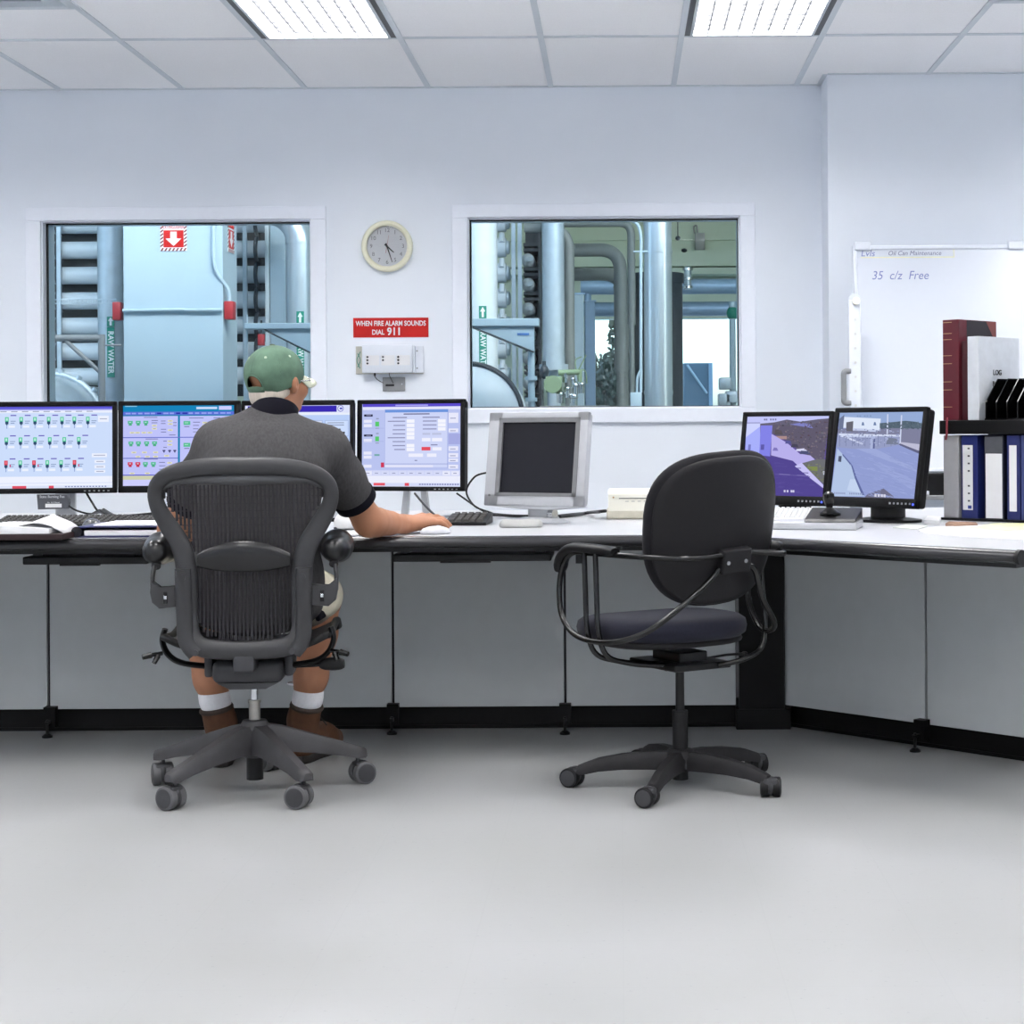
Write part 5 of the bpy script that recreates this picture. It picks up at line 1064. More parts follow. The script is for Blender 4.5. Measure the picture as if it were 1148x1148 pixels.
# ================================================================== binder shelf on the wing
ANG = -PI/4; d_ = Vector((S2, -S2, 0)); n_ = Vector((S2, S2, 0))
O = at(1057, 583, 6.26); O.z = HD + .0008
def onshelf(s): return tuple(O + d_ * s)
ZS = at(1070, 487, 6.2).z - HD; 
t = thing('desk_shelf', 'black desktop shelf over a row of binders at the right edge', 'shelf', tuple(O), ANG)
obj('shelf_board', MB().rbox((-.005,-.012,ZS),(.75,.30,ZS + .048),.003), M_black, t, smooth=0); obj('side_panel', MB().rbox((.73,0,0),(.75,.29,ZS),.002), M_black, t, smooth=0)
obj('back_panel', MB().rbox((.0,.285,0),(.75,.30,ZS),.002), M_black, t, smooth=0); obj('bottom_board', MB().rbox((-.002,-.008,0),(.73,.283,.008),.001), M_black, t, smooth=0)
def binder(label, s, w, h, col, dep=.27, lab=None, yoff=0.0, z=.009, name='binder', base=None):
    p = O + d_*s + n_*yoff; t = thing(name, label, 'binder' if name == 'binder' else 'book', (p.x, p.y, HD + z), ANG, 'binders under the black shelf' if name == 'binder' else 'books on the black shelf')
    m = mat('cover %s' % label[:18], col, .42, noise=.05)
    obj('spine', MB().rbox((0,0,0),(w,.006,h),.002), m, t, smooth=0)
    for x in (0, w - .004): obj('cover_board', MB().rbox((x,.004,0),(x + .004,dep,h),.001), m, t, smooth=0)
    obj('page_block', MB().box((.005,.03,.006),(w - .005,dep - .012,h - .012)), M_paper, t, smooth=0)
    if lab: lb = obj('label_strip', MB().box((w*lab[0], -.0012, h*lab[1]), (w*lab[2], 0, h*lab[3])), M_paper, t, smooth=0); return t, lb
    return t, None
hb_ = ZS - .012
t, l = binder('grey binder at the left end of the row under the shelf', .004, .062, hb_, rgb(168,168,172))
obj('rivet', MB().cyl((.0625,.03,.03),(.064,.03,.03),.005,10), M_dkgrey, t); obj('rivet', MB().cyl((.0625,.03,hb_-.03),(.064,.03,hb_-.03),.005,10), M_dkgrey, t)
t, l = binder('navy binder with marked white label beside the grey binder', .078, .066, hb_, rgb(34,44,104), lab=(.1,.1,.72,.88))
for f in (.83,.74,.65,.56,.38,.29,.2): obj('label_mark', MB().box((.066*.42,-.0018,hb_*f),(.066*.55,-.0012,hb_*(f+.02))), M_ink, l, smooth=0)
obj('emblem', MB().box((.066*.42,-.0018,hb_*.115),(.066*.64,-.0012,hb_*.155)), mat('emblem blue', rgb(40,60,140), .5), l, smooth=0)
t, l = binder('dark binder with wide blank white label in the middle of the row', .172, .078, hb_, rgb(22,24,44), lab=(.08,.01,.92,.78)); obj('plastic_pocket', MB().rbox((.004,-.0015,hb_*.785),(.074,0,hb_*.985),.0005), mat('pocket grey', rgb(84,86,92), .25), t, smooth=0)
t, l = binder('navy binder with narrow white label right of the dark one', .262, .052, hb_, rgb(34,42,96), lab=(.2,.1,.75,.88))
t, l = binder('navy binder with slanted white label at the picture edge', .318, .060, hb_, rgb(58,68,116)); lb = obj('label_strip', MB().prism([(.02,.08),(.058,.08),(.058,.26),(.046,.26)], (-.0012, 0), 'y'), M_paper, t, smooth=0)
ZT = ZS + .049
m_mar = rgb(92,22,36)
t, l = binder('tall maroon ledger with gilt lines standing on the black shelf', .004, .066, .352, m_mar, dep=.235, z=ZT, name='ledger_book')
gl_ = MB()
for f in (.97,.86,.80,.64,.56,.38,.30,.13): gl_.box((.002,-.0012,.352*f),(.038,0,.352*f+.002))
obj('gilt_lines', gl_, mat('gilt', rgb(190,160,120), .4, metal=.4), t, smooth=0)
cv = MB().box((.0662,.05,.004),(.0668,.234,.350)); obj('black_side', cv, mat('ledger black', rgb(34,28,36), .6), t, smooth=0); obj('corner_patch', MB().prism([(.234,.35),(.234,.27),(.17,.35)], (.0668,.0674), 'x'), mat('corner maroon', rgb(110,50,46), .5), t, smooth=0)
t, l = binder('shorter dark maroon book between the ledger and the log book', .076, .024, .275, rgb(64,14,24), dep=.20, z=ZT, yoff=.01, name='maroon_book')
t, l = binder('white log book standing on the black shelf before the black files', .106, .046, .290, rgb(206,210,216), dep=.255, z=ZT, name='log_book')
Mt = frame3((.0465, .115, .165), (0,1,0), (0,0,1)); lettering('lettering', 'LOG', .026, M_blackm, t, Mt, bold=.0004); lettering('lettering', 'BOOK', .026, M_blackm, t, frame3((.0465, .122, .125), (0,1,0), (0,0,1)), bold=.0004)
p = O + d_*.172; t = thing('magazine_file', 'black slotted file rack standing on the shelf at the picture edge', 'file rack', (p.x, p.y, HD + ZT), ANG)
for i in range(6):
    x = .006 + .042*i; obj('divider', MB().prism([(0,0),(0,.062),(.075,.143),(.22,.143),(.22,0)], (x, x + .004), 'x'), M_blackgl, t, smooth=0)
obj('rack_base', MB().box((.004,-.002,0),(.235,.22,.006)), M_blackgl, t, smooth=0); obj('rack_back', MB().box((.004,.22,0),(.235,.226,.143)), M_blackgl, t, smooth=0)
obj_ = tag(obj('bookmark_ribbon', MB().tube([tuple(O + d_*.03 + n_*-.0145 + Vector((0,0,ZT + .01))), tuple(O + d_*.03 + n_*-.016 + Vector((0,0,ZS))), tuple(O + d_*.026 + n_*-.017 + Vector((0,0,ZS - .02)))], .004, 6, flat=(1, .4)), mat('ribbon red', rgb(110,30,44), .6), None), 'thin red ribbon hanging over the front of the black shelf', 'ribbon')

# ================================================================== whiteboard on a stand
M_wb = mat('whiteboard enamel', rgb(213,218,227), 0.25, noise=.005)
xl = 1.098; Yt_, Yb_ = 8.40, 8.14; zt = at(960, 276, Yt_).z; zb = .835; Wd = 1.5
up = Vector((0, Yt_ - Yb_, zt - zb)); Lh = up.length; up.normalize(); TB = frame3((xl, Yb_, zb), (1,0,0), up); nrm = TB.to_3x3() @ Vector((0,0,1))
t = thing('whiteboard', 'white dry-erase board with handwriting leaning on its stand at right', 'whiteboard', (xl, Yb_, 0)); TL = Matrix.Translation((-xl, -Yb_, 0)) @ TB
b = MB(); b.M = TL; b.box((.015,.015,-.004),(Wd - .015,Lh - .015,.004)); obj('writing_surface', b, M_wb, t, smooth=0)
f = MB(); f.M = TL; f.rbox((0,0,-.012),(.02,Lh,.012),.005); f.rbox((Wd-.02,0,-.012),(Wd,Lh,.012),.005); f.rbox((0,Lh-.02,-.012),(Wd,Lh,.012),.005); f.rbox((0,0,-.012),(Wd,.02,.012),.005); obj('frame', f, M_white, t, smooth=0)
for x in (.03, .75): c = MB(); c.M = TL; c.rbox((x-.02,Lh-.026,.004),(x+.055,Lh+.016,.022),.006); obj('top_clip', c, M_white, t, smooth=0)
x0, y0 = 0.0, Lh
wx = lambda p_: (at(p_, 290, 8.38).x - xl); wy = lambda q_: Lh - (q_ - 276)/ (2000/8.38) / up.z
bl = mat('blue marker', rgb(120,130,180), .6); pu = mat('grey marker', rgb(110,112,140), .6); yl = MB(); yl.M = TL
yl.box((wx(965), wy(290), .0042), (wx(1070), wy(289), .0046)); yl.box((wx(1069.3), wy(289), .0042), (wx(1070), wy(275.5), .0046)); obj('yellow_line', yl, mat('yellow marker', rgb(226,222,170), .6), t, smooth=0)
def hw(s, x, y, size, m, sx=1.0): lettering('handwriting', s, size, m, t, TL @ Matrix.Translation((wx(x), wy(y), .0048)) @ Matrix(((1,.22,0,0),(0,1,0,0),(0,0,1,0),(0,0,0,1))), align='LEFT', sx=sx, depth=.0002)
hw("Lvls", 965.5, 285, .044, bl); hw('Oil Can Maintenance', 996, 285, .032, pu, .92); hw('35  c/z  Free', 977, 310.5, .06, bl, .88)
tr = MB(); tr.M = Matrix.Translation((-xl, -Yb_, 0)); tr.rbox((xl - .12, Yb_ - .09, .73), (xl + Wd, Yb_ - .02, .835), .006); obj('pen_tray', tr, M_black, t, smooth=0); lp = MB(); lp.M = tr.M; lp.rbox((xl - .12, Yb_ - .11, .715), (xl + Wd, Yb_ - .02, .735), .004); obj('tray_lip', lp, M_grey, t, smooth=0)
ers = thing('eraser', 'small white eraser lying on the lip of the whiteboard tray', 'eraser', (at(1037, 551, Yb_ - .1).x, Yb_ - .1, .7352)); obj('eraser_block', MB().rbox((-.012,-.008,0),(.018,.008,.02),.003), M_white, ers, smooth=0); obj('eraser_felt', MB().rbox((-.012,-.0085,0),(.018,.0085,.004),.001), M_grey, ers, smooth=0)
sp = MB(); ax = at(958, 334, Yb_ - .02).x - xl; zz1 = at(958, 329, Yb_ - .02).z
sp.rbox((ax - .03, -.036, .05), (ax + .026, -.02, zz1 - .03), .006); sp.cyl((ax, -.03, zz1 - .03), (ax, -.02, zz1 - .03), .029, 20); obj('side_rail', sp, M_white, t, smooth=40)
obj('rail_knob', MB().cyl((ax + .004, -.036, zz1 - .035), (ax + .004, -.05, zz1 - .035), .018, 18), M_cream, t)
for i in range(12): obj('rail_stud', MB().cyl((ax, -.036, zz1 - .12 - .065*i), (ax, -.039, zz1 - .12 - .065*i), .006, 10), M_wplast, t)
hx = at(945, 430, Yb_).x - xl; za, zb2 = at(945, 414, Yb_).z, at(945, 452, Yb_).z
obj('grab_handle', MB().tube(fillet([(ax - .02, -.03, za - .01), (hx, -.03, za - .01), (hx, -.03, zb2), (ax - .02, -.03, zb2)], .03), .013, 10), M_grey, t)
obj('foot_bar', MB().rbox((ax - .03, -.36, 0), (ax + .03, .42, .05), .01), M_grey, t, smooth=0); obj('foot_bar', MB().rbox((Wd - .05, -.36, 0), (Wd + .01, .42, .05), .01), M_grey, t, smooth=0)
obj('side_rail', MB().rbox((Wd - .04, -.036, .05), (Wd, -.02, 1.7), .006), M_white, t, smooth=0)
# ================================================================== mesh-back office chair (the man's)
M_af = mat('graphite frame', rgb(56,56,58), 0.42, spec=.35, noise=.05, scale=50, bump=.06, bscale=700)
M_am = mat('dark mesh weave', rgb(52,50,54), 0.6, spec=.3, noise=.12, scale=90)
M_apad = mat('soft arm pad', rgb(20,20,22), 0.28, noise=.06)
M_rub = mat('caster tread grey', rgb(88,88,90), 0.5, noise=.05)
M_scuff = mat('scuffed graphite', rgb(62,61,63), 0.5, spec=.35, noise=.12, scale=25)
def caster(parent, x, y, yaw, r, w, mrim, mhub, ztop, grey=True):
    c = Matrix.Translation((x, y, 0)) @ Matrix.Rotation(yaw, 4, 'Z')
    b = MB(); b.M = c; b.cyl((0, 0, r*.9), (0, 0, ztop), .006, 10).rbox((-w*.42, -.012, r*.8), (w*.42, r*.55, r*1.95), .006).ell((0, .012, r*1.15), (w*.40, r*.95, r*.92), 14, 8)
    cs = obj('caster', b, mhub, parent, smooth=40)
    for s in (-1, 1):
        a = MB(); a.M = c @ Matrix.Translation((s*w*.34, .014, r)) @ Matrix.Rotation(PI/2, 4, 'Y'); hw_ = w*.24
        a.lathe([(r*.82,-hw_),(r*.98,-hw_*.8),(r,-hw_*.4),(r,hw_*.4),(r*.98,hw_*.8),(r*.82,hw_)], 28); wh = obj('wheel', a, mrim, cs, smooth=40)
        h = MB(); h.M = a.M; sg = s; h.lathe([(r*.80,0),(r*.80,sg*hw_*1.04),(r*.6,sg*hw_*1.14),(r*.25,sg*hw_*1.06),(0,sg*hw_*1.16)], 24); obj('wheel_cover', h, mhub, cs, smooth=40)
    return cs
AX, AY = -1.069, 5.195; AYAW = math.radians(4.5)
mc = thing('mesh_chair', 'dark grey mesh-back swivel chair with arm pads that the man sits on', 'office chair', (AX, AY, 0), AYAW)
PB = 400.0
def ap(dx, y, d=0.0):
    "picture offsets of the chair back (px from its middle, image row) to chair space, d towards the desk"
    z = CH - (y - 481.0) / PB; lean = -.215 - .16 * max(0, z - .55) - .0*d
    return Vector((dx / PB + .002, lean + d, z))
FR = [(0,522,10,0),(28,522,10,0),(56,524.5,9.5,.004),(78,530,9,.014),(92,540,8.5,.026),(96.5,552,8.5,.034),(94.5,566,9,.038),(88,580,10,.038),(79,595,11,.034),(70,611,11.5,.026),(65,628,11.5,.018),(63.5,650,11.5,.01),(63,675,11.5,.006),(62.5,700,11.5,.004),(58,716,11.5,.0),(45,725,11,-.004),(22,728,10.5,-.006),(0,728.5,10.5,-.006)]
pts = [ap(x, y, d) for x, y, r, d in FR] + [ap(-x, y, d) for x, y, r, d in FR[-2:0:-1]]
rad = [r / PB for x, y, r, d in FR] + [r / PB for x, y, r, d in FR[-2:0:-1]]
def closed_smooth(P, R, n=4):
    out, ro = [], []; N = len(P)
    for i in range(N):
        p0, p1, p2, p3 = P[i-1], P[i], P[(i+1) % N], P[(i+2) % N]
        for k in range(n):
            t = k / n; out.append(0.5*((2*p1)+(p2-p0)*t+(2*p0-5*p1+4*p2-p3)*t*t+(3*p1-p0-3*p2+p3)*t**3)); ro.append(R[i]*(1-t)+R[(i+1)%N]*t)
    return out, ro
pp, rr = closed_smooth(pts, rad)
fb = MB(); fb.tube(pp, rr, 14, closed=True, flat=(0.62, 1.0), up=(0, 1, 0)); obj('back_frame', fb, M_af, mc, smooth=60)
# inner crescent under the top bar
cr = MB(); top_e = [(-88,541),(-78,534),(-50,530),(0,529),(50,530),(78,534),(88,541)]; low_e = [(-90,549),(-70,541),(-40,541.5),(0,543.5),(40,541.5),(70,541),(90,549)]
dd = lambda x: .03 * (abs(x)/90)**2 + .004
cr.grid([[ap(x, y, dd(x)) for x, y in top_e], [ap(x, (y + low_e[i][1])/2, dd(x) - .006) for i, (x, y) in enumerate(top_e)], [ap(x, y, dd(x)) for x, y in low_e]])
obj('top_web', cr, mat('web grey', rgb(80,80,83), .45, noise=.05), mc, smooth=60, solid=.006)
# woven back: vertical cords
inner = [(545,90),(552,88),(566,84),(580,76),(595,65),(611,57),(628,52.5),(650,51),(675,51),(700,51),(712,47),(718,30)]
def ihw(y):
    for (a, wa_), (b, wb_) in zip(inner, inner[1:]):
        if a <= y <= b: return wa_ + (wb_-wa_)*(y-a)/(b-a)
    return 0
ms = MB(); nx = 40
for i in range(nx):
    x = -89 + 178*(i + .5)/nx; hwid = 178/nx*.5*.62
    ys = [y for y in range(543, 719, 5) if ihw(max(545, y)) >= abs(x) - .5]
    if len(ys) < 2: continue
    row = [[ap(x - hwid, y, .012 + .026*(abs(x)/90)**2 + .006*math.exp(-((y-640)/40)**2)) for y in ys], [ap(x, y, .0095 + .026*(abs(x)/90)**2 + .006*math.exp(-((y-640)/40)**2)) for y in ys], [ap(x + hwid, y, .012 + .026*(abs(x)/90)**2 + .006*math.exp(-((y-640)/40)**2)) for y in ys]]
    ms.grid(row)
for y in range(548, 717, 8):
    w_ = ihw(y)
    if w_ > 3:
        xs_ = [-w_ + 2*w_*k/14 for k in range(15)]
        ms.grid([[ap(x, y + o, .0125 + .026*(abs(x)/90)**2 + .006*math.exp(-((y-640)/40)**2)) for x in xs_] for o in (-.42, .42)])
obj('back_mesh', ms, M_am, mc, smooth=60, fix=False)
# lumbar pad
lp_ = MB(); rows_l = []
for k in range(13):
    u = -1 + 2*k/12; x = 51*u; c = 625 + 0*u; hh = 17.5*(1 - .46*abs(u)**2.2); off = -2.0*(1-u*u)
    ring = []
    for j in range(12):
        q = 2*PI*j/12; ring.append(ap(x, c + off + 0 + hh*math.sin(q) + (4 if math.sin(q) < 0 else 0)*abs(u)**2, -.006 - .014*math.cos(q)*(1 - .35*abs(u)) + .008*u*u))
    rows_l.append(ring)
lp_.grid(rows_l, closed_u=True); lp_.poly(rows_l[0][::-1]); lp_.poly(rows_l[-1]); obj('lumbar_pad', lp_, mat('lumbar black', rgb(24,24,26), .26, noise=.05), mc, smooth=60)
# side rails with bolts, arm yokes, pads
for s in (-1, 1):
    ra = MB(); P = [ap(s*66, 636, -.012), ap(s*66, 650, -.014), ap(s*65.5, 690, -.014), ap(s*64, 716, -.014), ap(s*54, 731, -.012)]
    ra.tube(bez(P, 5), .0225, 12, flat=(.75, 1.0), up=(0,1,0)); sr = obj('side_rail', ra, M_af, mc, smooth=60)
    for q in (ap(s*65.5, 645, -.032), ap(s*53, 729, -.03)): obj('bolt', MB().cyl(q, q + Vector((0,-.006,0)), .0085, 14).cyl(q + Vector((0,-.006,0)), q + Vector((0,-.007,0)), .004, 6), M_dkgrey, sr)
    yk = MB(); y0_ = ap(0, 0).y
    A_ = [ap(s*72, 654), ap(s*93, 658), ap(s*102, 648), ap(s*103, 662), ap(s*101, 673), ap(s*93, 680), ap(s*72, 678)]
    yk.prism([(v.x, v.z) for v in (A_ if s > 0 else A_[::-1])], (-.235, -.20), 'y', r=.004); ay = obj('arm_yoke', yk, M_af, mc, smooth=30)
    q = ap(s*86, 668); obj('height_slot', MB().rbox((q.x-.006, -.2375, q.z-.017), (q.x+.006, -.233, q.z+.017), .002), M_blackm, ay, smooth=0)
    obj('slot_button', MB().rbox((q.x-.004, -.2395, q.z-.004), (q.x+.004, -.236, q.z+.006), .001), M_chrome, ay, smooth=0)
    po = MB(); po.tube(bez([ap(s*101, 662, .012), ap(s*101.5, 648, .014), ap(s*100, 634, .03)], 5), [.007]*11, 10, flat=(1.5, .9), up=(0,1,0)); po.tube(bez([ap(s*98, 634, .03), ap(s*99, 626, .06)], 4), .013, 12); obj('arm_post', po, M_af, mc, smooth=60)
    S = SDF((-.42,-.30,.60), (.42,.18,.80), .005); c = ap(s*98, 617)
    x = c.x; S.chain([(x, -.20, c.z), (x + s*.0, -.12, c.z + .004), (x - s*.004, -.02, c.z + .002), (x - s*.01, .05, c.z - .006)], [.033,.042,.041,.033], .02); S.cone((x + s*.012, -.17, c.z - .004), (x + s*.004, 0, c.z - .002), .030, .034, .02)
    obj('arm_pad', S.mesh(3), M_apad, mc, smooth=70)
    # seat side and levers
    sp_ = MB(); sp_.tube(bez([Vector((s*.232,-.13,.49)), Vector((s*.240,-.13,.455)), Vector((s*.222,-.13,.415)), Vector((s*.18,-.12,.39)), Vector((s*.08,-.10,.375))], 6), .009, 10, flat=(2.0, .9), up=(0,1,0)); obj('seat_cradle', sp_, M_black, mc, smooth=60)
    lv = MB(); lv.cyl((s*.235,-.16,.425),(s*.27,-.18,.422),.006,8).tube([(s*.262,-.18,.423),(s*.285,-.19,.418)],[.009,.007],10).tube([(s*.245,-.17,.42),(s*.255,-.18,.40)],[.008,.007],8); obj('tilt_lever', lv, M_blackgl, mc, smooth=60)
pd = MB(); pd.cyl((.12,-.10,.375),(.22,-.13,.383),.006,8); pd.tube(bez([Vector((.20,-.13,.382)), Vector((.235,-.135,.384)), Vector((.27,-.14,.385))],4), [.010,.014,.017,.018,.019,.019,.018,.016,.012], 12, flat=(1,.7)); obj('tilt_paddle', pd, M_black, mc, smooth=60)
# seat pan
G = []
for j in range(9):
    y = -.19 + .44*j/8; G.append([(x*.9, y, .437 + .045*(abs(x)/.25)**3 - .02*math.exp(-((y+.05)/.15)**2) - .03*max(0, (j-6)/2)**2 ) for x in [-.25 + .5*k/14 for k in range(15)]])
sm_ = MB(); sm_.grid(G); obj('seat_mesh', sm_, M_am, mc, smooth=60, solid=.008)
edge = [G[0][k] for k in range(15)] + [G[j][14] for j in range(1, 9)] + [G[8][k] for k in range(13, -1, -1)] + [G[j][0] for j in range(7, 0, -1)]
obj('seat_rim', MB().tube(edge, .011, 10, closed=True), M_black, mc, smooth=60)
me_ = MB(); me_.rbox((-.10,-.16,.335),(.10,.12,.40),.02,3).rbox((-.125,-.13,.35),(-.10,-.03,.41),.008).rbox((.10,-.13,.35),(.125,-.03,.41),.008).prism([(-.085,.335),(.085,.335),(.05,.318),(-.05,.318)], (-.15,.05), 'y').rbox((-.03,-.235,.375),(.03,-.14,.43),.01); obj('tilt_mechanism', me_, M_dkgrey, mc, smooth=40)
obj('gas_piston', MB().cyl((0,0,.26),(0,0,.34),.0105,18), M_chrome, mc); obj('gas_sleeve', MB().cyl((0,0,.19),(0,0,.262),.0165,20).cyl((0,0,.258),(0,0,.266),.019,20), mat('brushed sleeve', rgb(160,156,150), .35, metal=.7), mc)
obj('column_foot', MB().cyl((0,0,.035),(0,0,.15),.0245,20), M_black, mc)
bh = MB().lathe([(.03,.10),(.046,.125),(.043,.19),(.034,.207),(.018,.209)], 30); obj('base_hub', bh, M_scuff, mc, smooth=50)
for k, (aa, cy) in enumerate(((33,1.3),(-39,1.05),(105,-1.0),(-111,.35),(177,.8))):
    a = math.radians(aa); d = Vector((math.sin(a), -math.cos(a), 0)); n = Vector((d.y, -d.x, 0)); lg = MB(); secs = []
    for (t, w, z0, z1) in ((.02,.034,.11,.198),(.08,.031,.115,.186),(.16,.026,.105,.160),(.25,.022,.09,.130),(.30,.022,.078,.113),(.322,.020,.078,.106),(.328,.012,.082,.10)):
        o = d*t; secs.append([o + n*-w + Vector((0,0,z0)), o + n*w + Vector((0,0,z0)), o + n*w*.98 + Vector((0,0,z0*.35+z1*.65)), o + n*w*.55 + Vector((0,0,z1)), o - n*w*.55 + Vector((0,0,z1)), o - n*w*.98 + Vector((0,0,z0*.35+z1*.65))])
    lg.grid(secs, closed_u=True); lg.poly(secs[0]); lg.poly(secs[-1]); obj('base_leg', lg, M_scuff, mc, smooth=45)
    p = d*.302; caster(mc, p.x, p.y, cy - AYAW, .0335, .052, M_rub, M_dkgrey, .09)

# ================================================================== black task chair (empty)
M_fab = mat('black chair fabric', rgb(25,24,28), 0.9, spec=.2, noise=.1, scale=200, bump=.3, bscale=600, sheen=.05)
M_seat = mat('navy seat fabric', rgb(31,32,43), 0.9, spec=.2, noise=.12, scale=200, bump=.3, bscale=600, sheen=.05)
M_shell = mat('black back shell', rgb(22,21,24), 0.5, spec=.3, noise=.08, scale=120, bump=.1, bscale=900)
M_tubeb = mat('black tube', rgb(10,10,11), 0.22, noise=.08, spec=.5)
def cushion(w, d, t, n=3.2, seg=56, bow=0.0, edge=.5, dish=0.0, taper=0.0):
    "rounded cushion in x-y, thickness along z; bow curls the x sides upward; returns MB"
    mb = MB(); prof = [(0,1),(.03,1),(.12,1),(.22,1),(.35,1),(.62,.985),(.8,.95),(.92,.82),(.985,.5),(1,0),(.985,-.5),(.92,-.82),(.8,-.95),(.62,-.985),(.35,-1),(.22,-1),(.12,-1),(.03,-1),(0,-1)]; rings = []
    for s, h in prof:
        ring = []
        for k in range(seg):
            q = 2*PI*k/seg; c, sn = math.cos(q), math.sin(q)
            x = abs(c)**(2/n)*(1 if c > 0 else -1); y = abs(sn)**(2/n)*(1 if sn > 0 else -1)
            X = x*s*w/2*(1 + taper*y*s); Yv = y*s*d/2
            ring.append((X, Yv, h*t/2 + bow*(X/(w/2))**2 - (dish*(1 - s*s) if h > 0 else 0)))
        rings.append(ring)
    mb.grid(rings[1:-1], closed_u=True); mb.poly(rings[1]); mb.poly(rings[-2][::-1]); return mb
TYAW = math.radians(33); TX, TY = .171, 5.231
tc = thing('task_chair', 'empty black swivel chair with loop arms turned towards the angled desk corner', 'office chair', (TX, TY, 0), TYAW)
cs_, sn_ = math.cos(-TYAW), math.sin(-TYAW)
def tl(px_, py_, Y):
    v = at(px_, py_, Y) - Vector((TX, TY, 0)); return Vector((v.x*cs_ - v.y*sn_, v.x*sn_ + v.y*cs_, v.z))
sc_ = Vector((-.04, .035, 0))         # seat centre in chair space
st = cushion(.475, .46, .074, 2.5, dish=.006); st.v = [(x + sc_.x, y + sc_.y, z + .474 - .018*max(0, (y)/.23)**2) for x, y, z in st.v]; obj('seat', st, M_seat, tc, smooth=70)
us = cushion(.44, .40, .03, 3.0); us.v = [(x + sc_.x, y + sc_.y, z + .436) for x, y, z in us.v]; obj('seat_shell', us, M_shell, tc, smooth=70)
RB = Matrix.Translation((-.016, -.222, .765)) @ Matrix.Rotation(math.radians(13), 4, 'X') @ Matrix.Rotation(math.radians(-4), 4, 'Y') @ Matrix.Rotation(PI/2, 4, 'X')
bk = cushion(.445, .45, .055, 2.75, bow=-.05, taper=.03); bk.v = [tuple(RB @ Vector(v)) for v in bk.v]; obj('backrest', bk, M_fab, tc, smooth=70)
sh = cushion(.425, .43, .02, 2.75, bow=-.05, taper=.03); R2 = RB @ Matrix.Translation((0,0,.022)); sh.v = [tuple(R2 @ Vector(v)) for v in sh.v]; obj('back_shell', sh, M_shell, tc, smooth=70)
# bracket behind the back with two screws
br = MB(); br.M = RB @ Matrix.Translation((.030, -.085, .046)); br.rbox((-.050,-.036,-.02),(.050,.036,.012),.006); bko = obj('back_bracket', br, M_shell, tc, smooth=0)
for x in (-.032, .028): s_ = MB(); s_.M = br.M; s_.cyl((x,0,.012),(x,0,.0155),.0055,12); obj('bracket_screw', s_, M_grey, bko)
BR = br.M
def W(x, y, z=0.0): return BR @ Vector((x, y, z))
# arm loops: one continuous bent tube each side
for s in (-1, 1):
    if s < 0:
        loop = [W(-.05,-.02,-.004), W(-.075,-.04,0), Vector((-.15,-.265,.575)), Vector((-.255,-.215,.49)), Vector((-.300,-.10,.452)), Vector((-.312,.05,.452)), Vector((-.302,.155,.49)), Vector((-.296,.19,.56)), Vector((-.292,.18,.64)), Vector((-.288,.13,.688)), Vector((-.28,.04,.692)), Vector((-.265,-.08,.692)), Vector((-.235,-.20,.692)), Vector((-.16,-.280,.690)), W(-.05,.022,.002)]
    else:
        loop = [W(.05,-.02,-.004), W(.075,-.04,0), Vector((.13,-.23,.56)), Vector((.195,-.20,.485)), Vector((.218,-.15,.455)), Vector((.222,-.10,.458)), Vector((.222,-.06,.50)), Vector((.221,-.04,.56)), Vector((.220,-.05,.64)), Vector((.218,-.09,.685)), Vector((.215,-.13,.690)), Vector((.212,-.17,.690)), Vector((.205,-.22,.690)), Vector((.16,-.28,.690)), W(.05,.022,.002)]
    obj('arm_loop', MB().tube(bez(loop, 7), .0085, 12), M_tubeb, tc, smooth=60)
    pad = MB(); px_ = -.290 if s < 0 else .219
    q_ = 0 if s < 0 else -.225
    pth_ = bez([Vector((px_ - s*0, .195 + q_, .63)), Vector((px_, .18 + q_, .672)), Vector((px_, .13 + q_, .702)), Vector((px_ - s*.006, .04 + q_, .706)), Vector((px_ - s*.022, -.07 + q_*.4, .702))], 6)
    pad.tube(pth_, [.012,.016,.018] + [.0195]*(len(pth_)-5) + [.018,.014], 12, flat=(.75, 1.25), up=(0,0,1)); obj('arm_pad', pad, M_black, tc, smooth=60)
    for yy in ((.06, .0) if s < 0 else (.03,)):
        yy += 0 if s < 0 else -.13
        x0_ = px_; sup = fillet([Vector((x0_, yy, .692)), Vector((x0_ - s*-.0 + s*.006, yy - .02, .47)), Vector((x0_ - s*.012, yy - .03, .398)), Vector((x0_ - s*.10, yy - .05, .375)), Vector((s*.05, .0 + (yy-.1)*.6, .362))], .05, 5)
        obj('arm_support', MB().tube(sup, .0078, 10), M_tubeb, tc, smooth=60)
obj('seat_plate', MB().rbox((-.10,-.12,.352),(.10,.12,.372),.005).rbox((-.05,-.07,.368),(.05,.07,.40),.004), M_blackm, tc, smooth=0)
obj('height_lever', MB().tube([(.09,.02,.362),(.2,.04,.365),(.27,.05,.362)],.004,8).ell((.275,.05,.362),(.012,.008,.007),10,6), M_blackm, tc)
obj('spring_knob', MB().cyl((0,.06,.345),(0,.10,.36),.018,14), M_black, tc)
obj('gas_piston', MB().cyl((0,0,.215),(0,0,.355),.013,18).cyl((0,0,.338),(0,0,.356),.02,18), M_blackm, tc); obj('gas_sleeve', MB().cyl((0,0,.02),(0,0,.222),.0228,22), M_black, tc)
obj('base_hub', MB().lathe([(.03,.045),(.045,.055),(.046,.095),(.036,.108),(.023,.11)], 28), mat('worn base black', rgb(34,33,35), .55, spec=.3, noise=.2, scale=30, bump=.15), tc, smooth=50)
M_wb2 = MATS['worn base black']
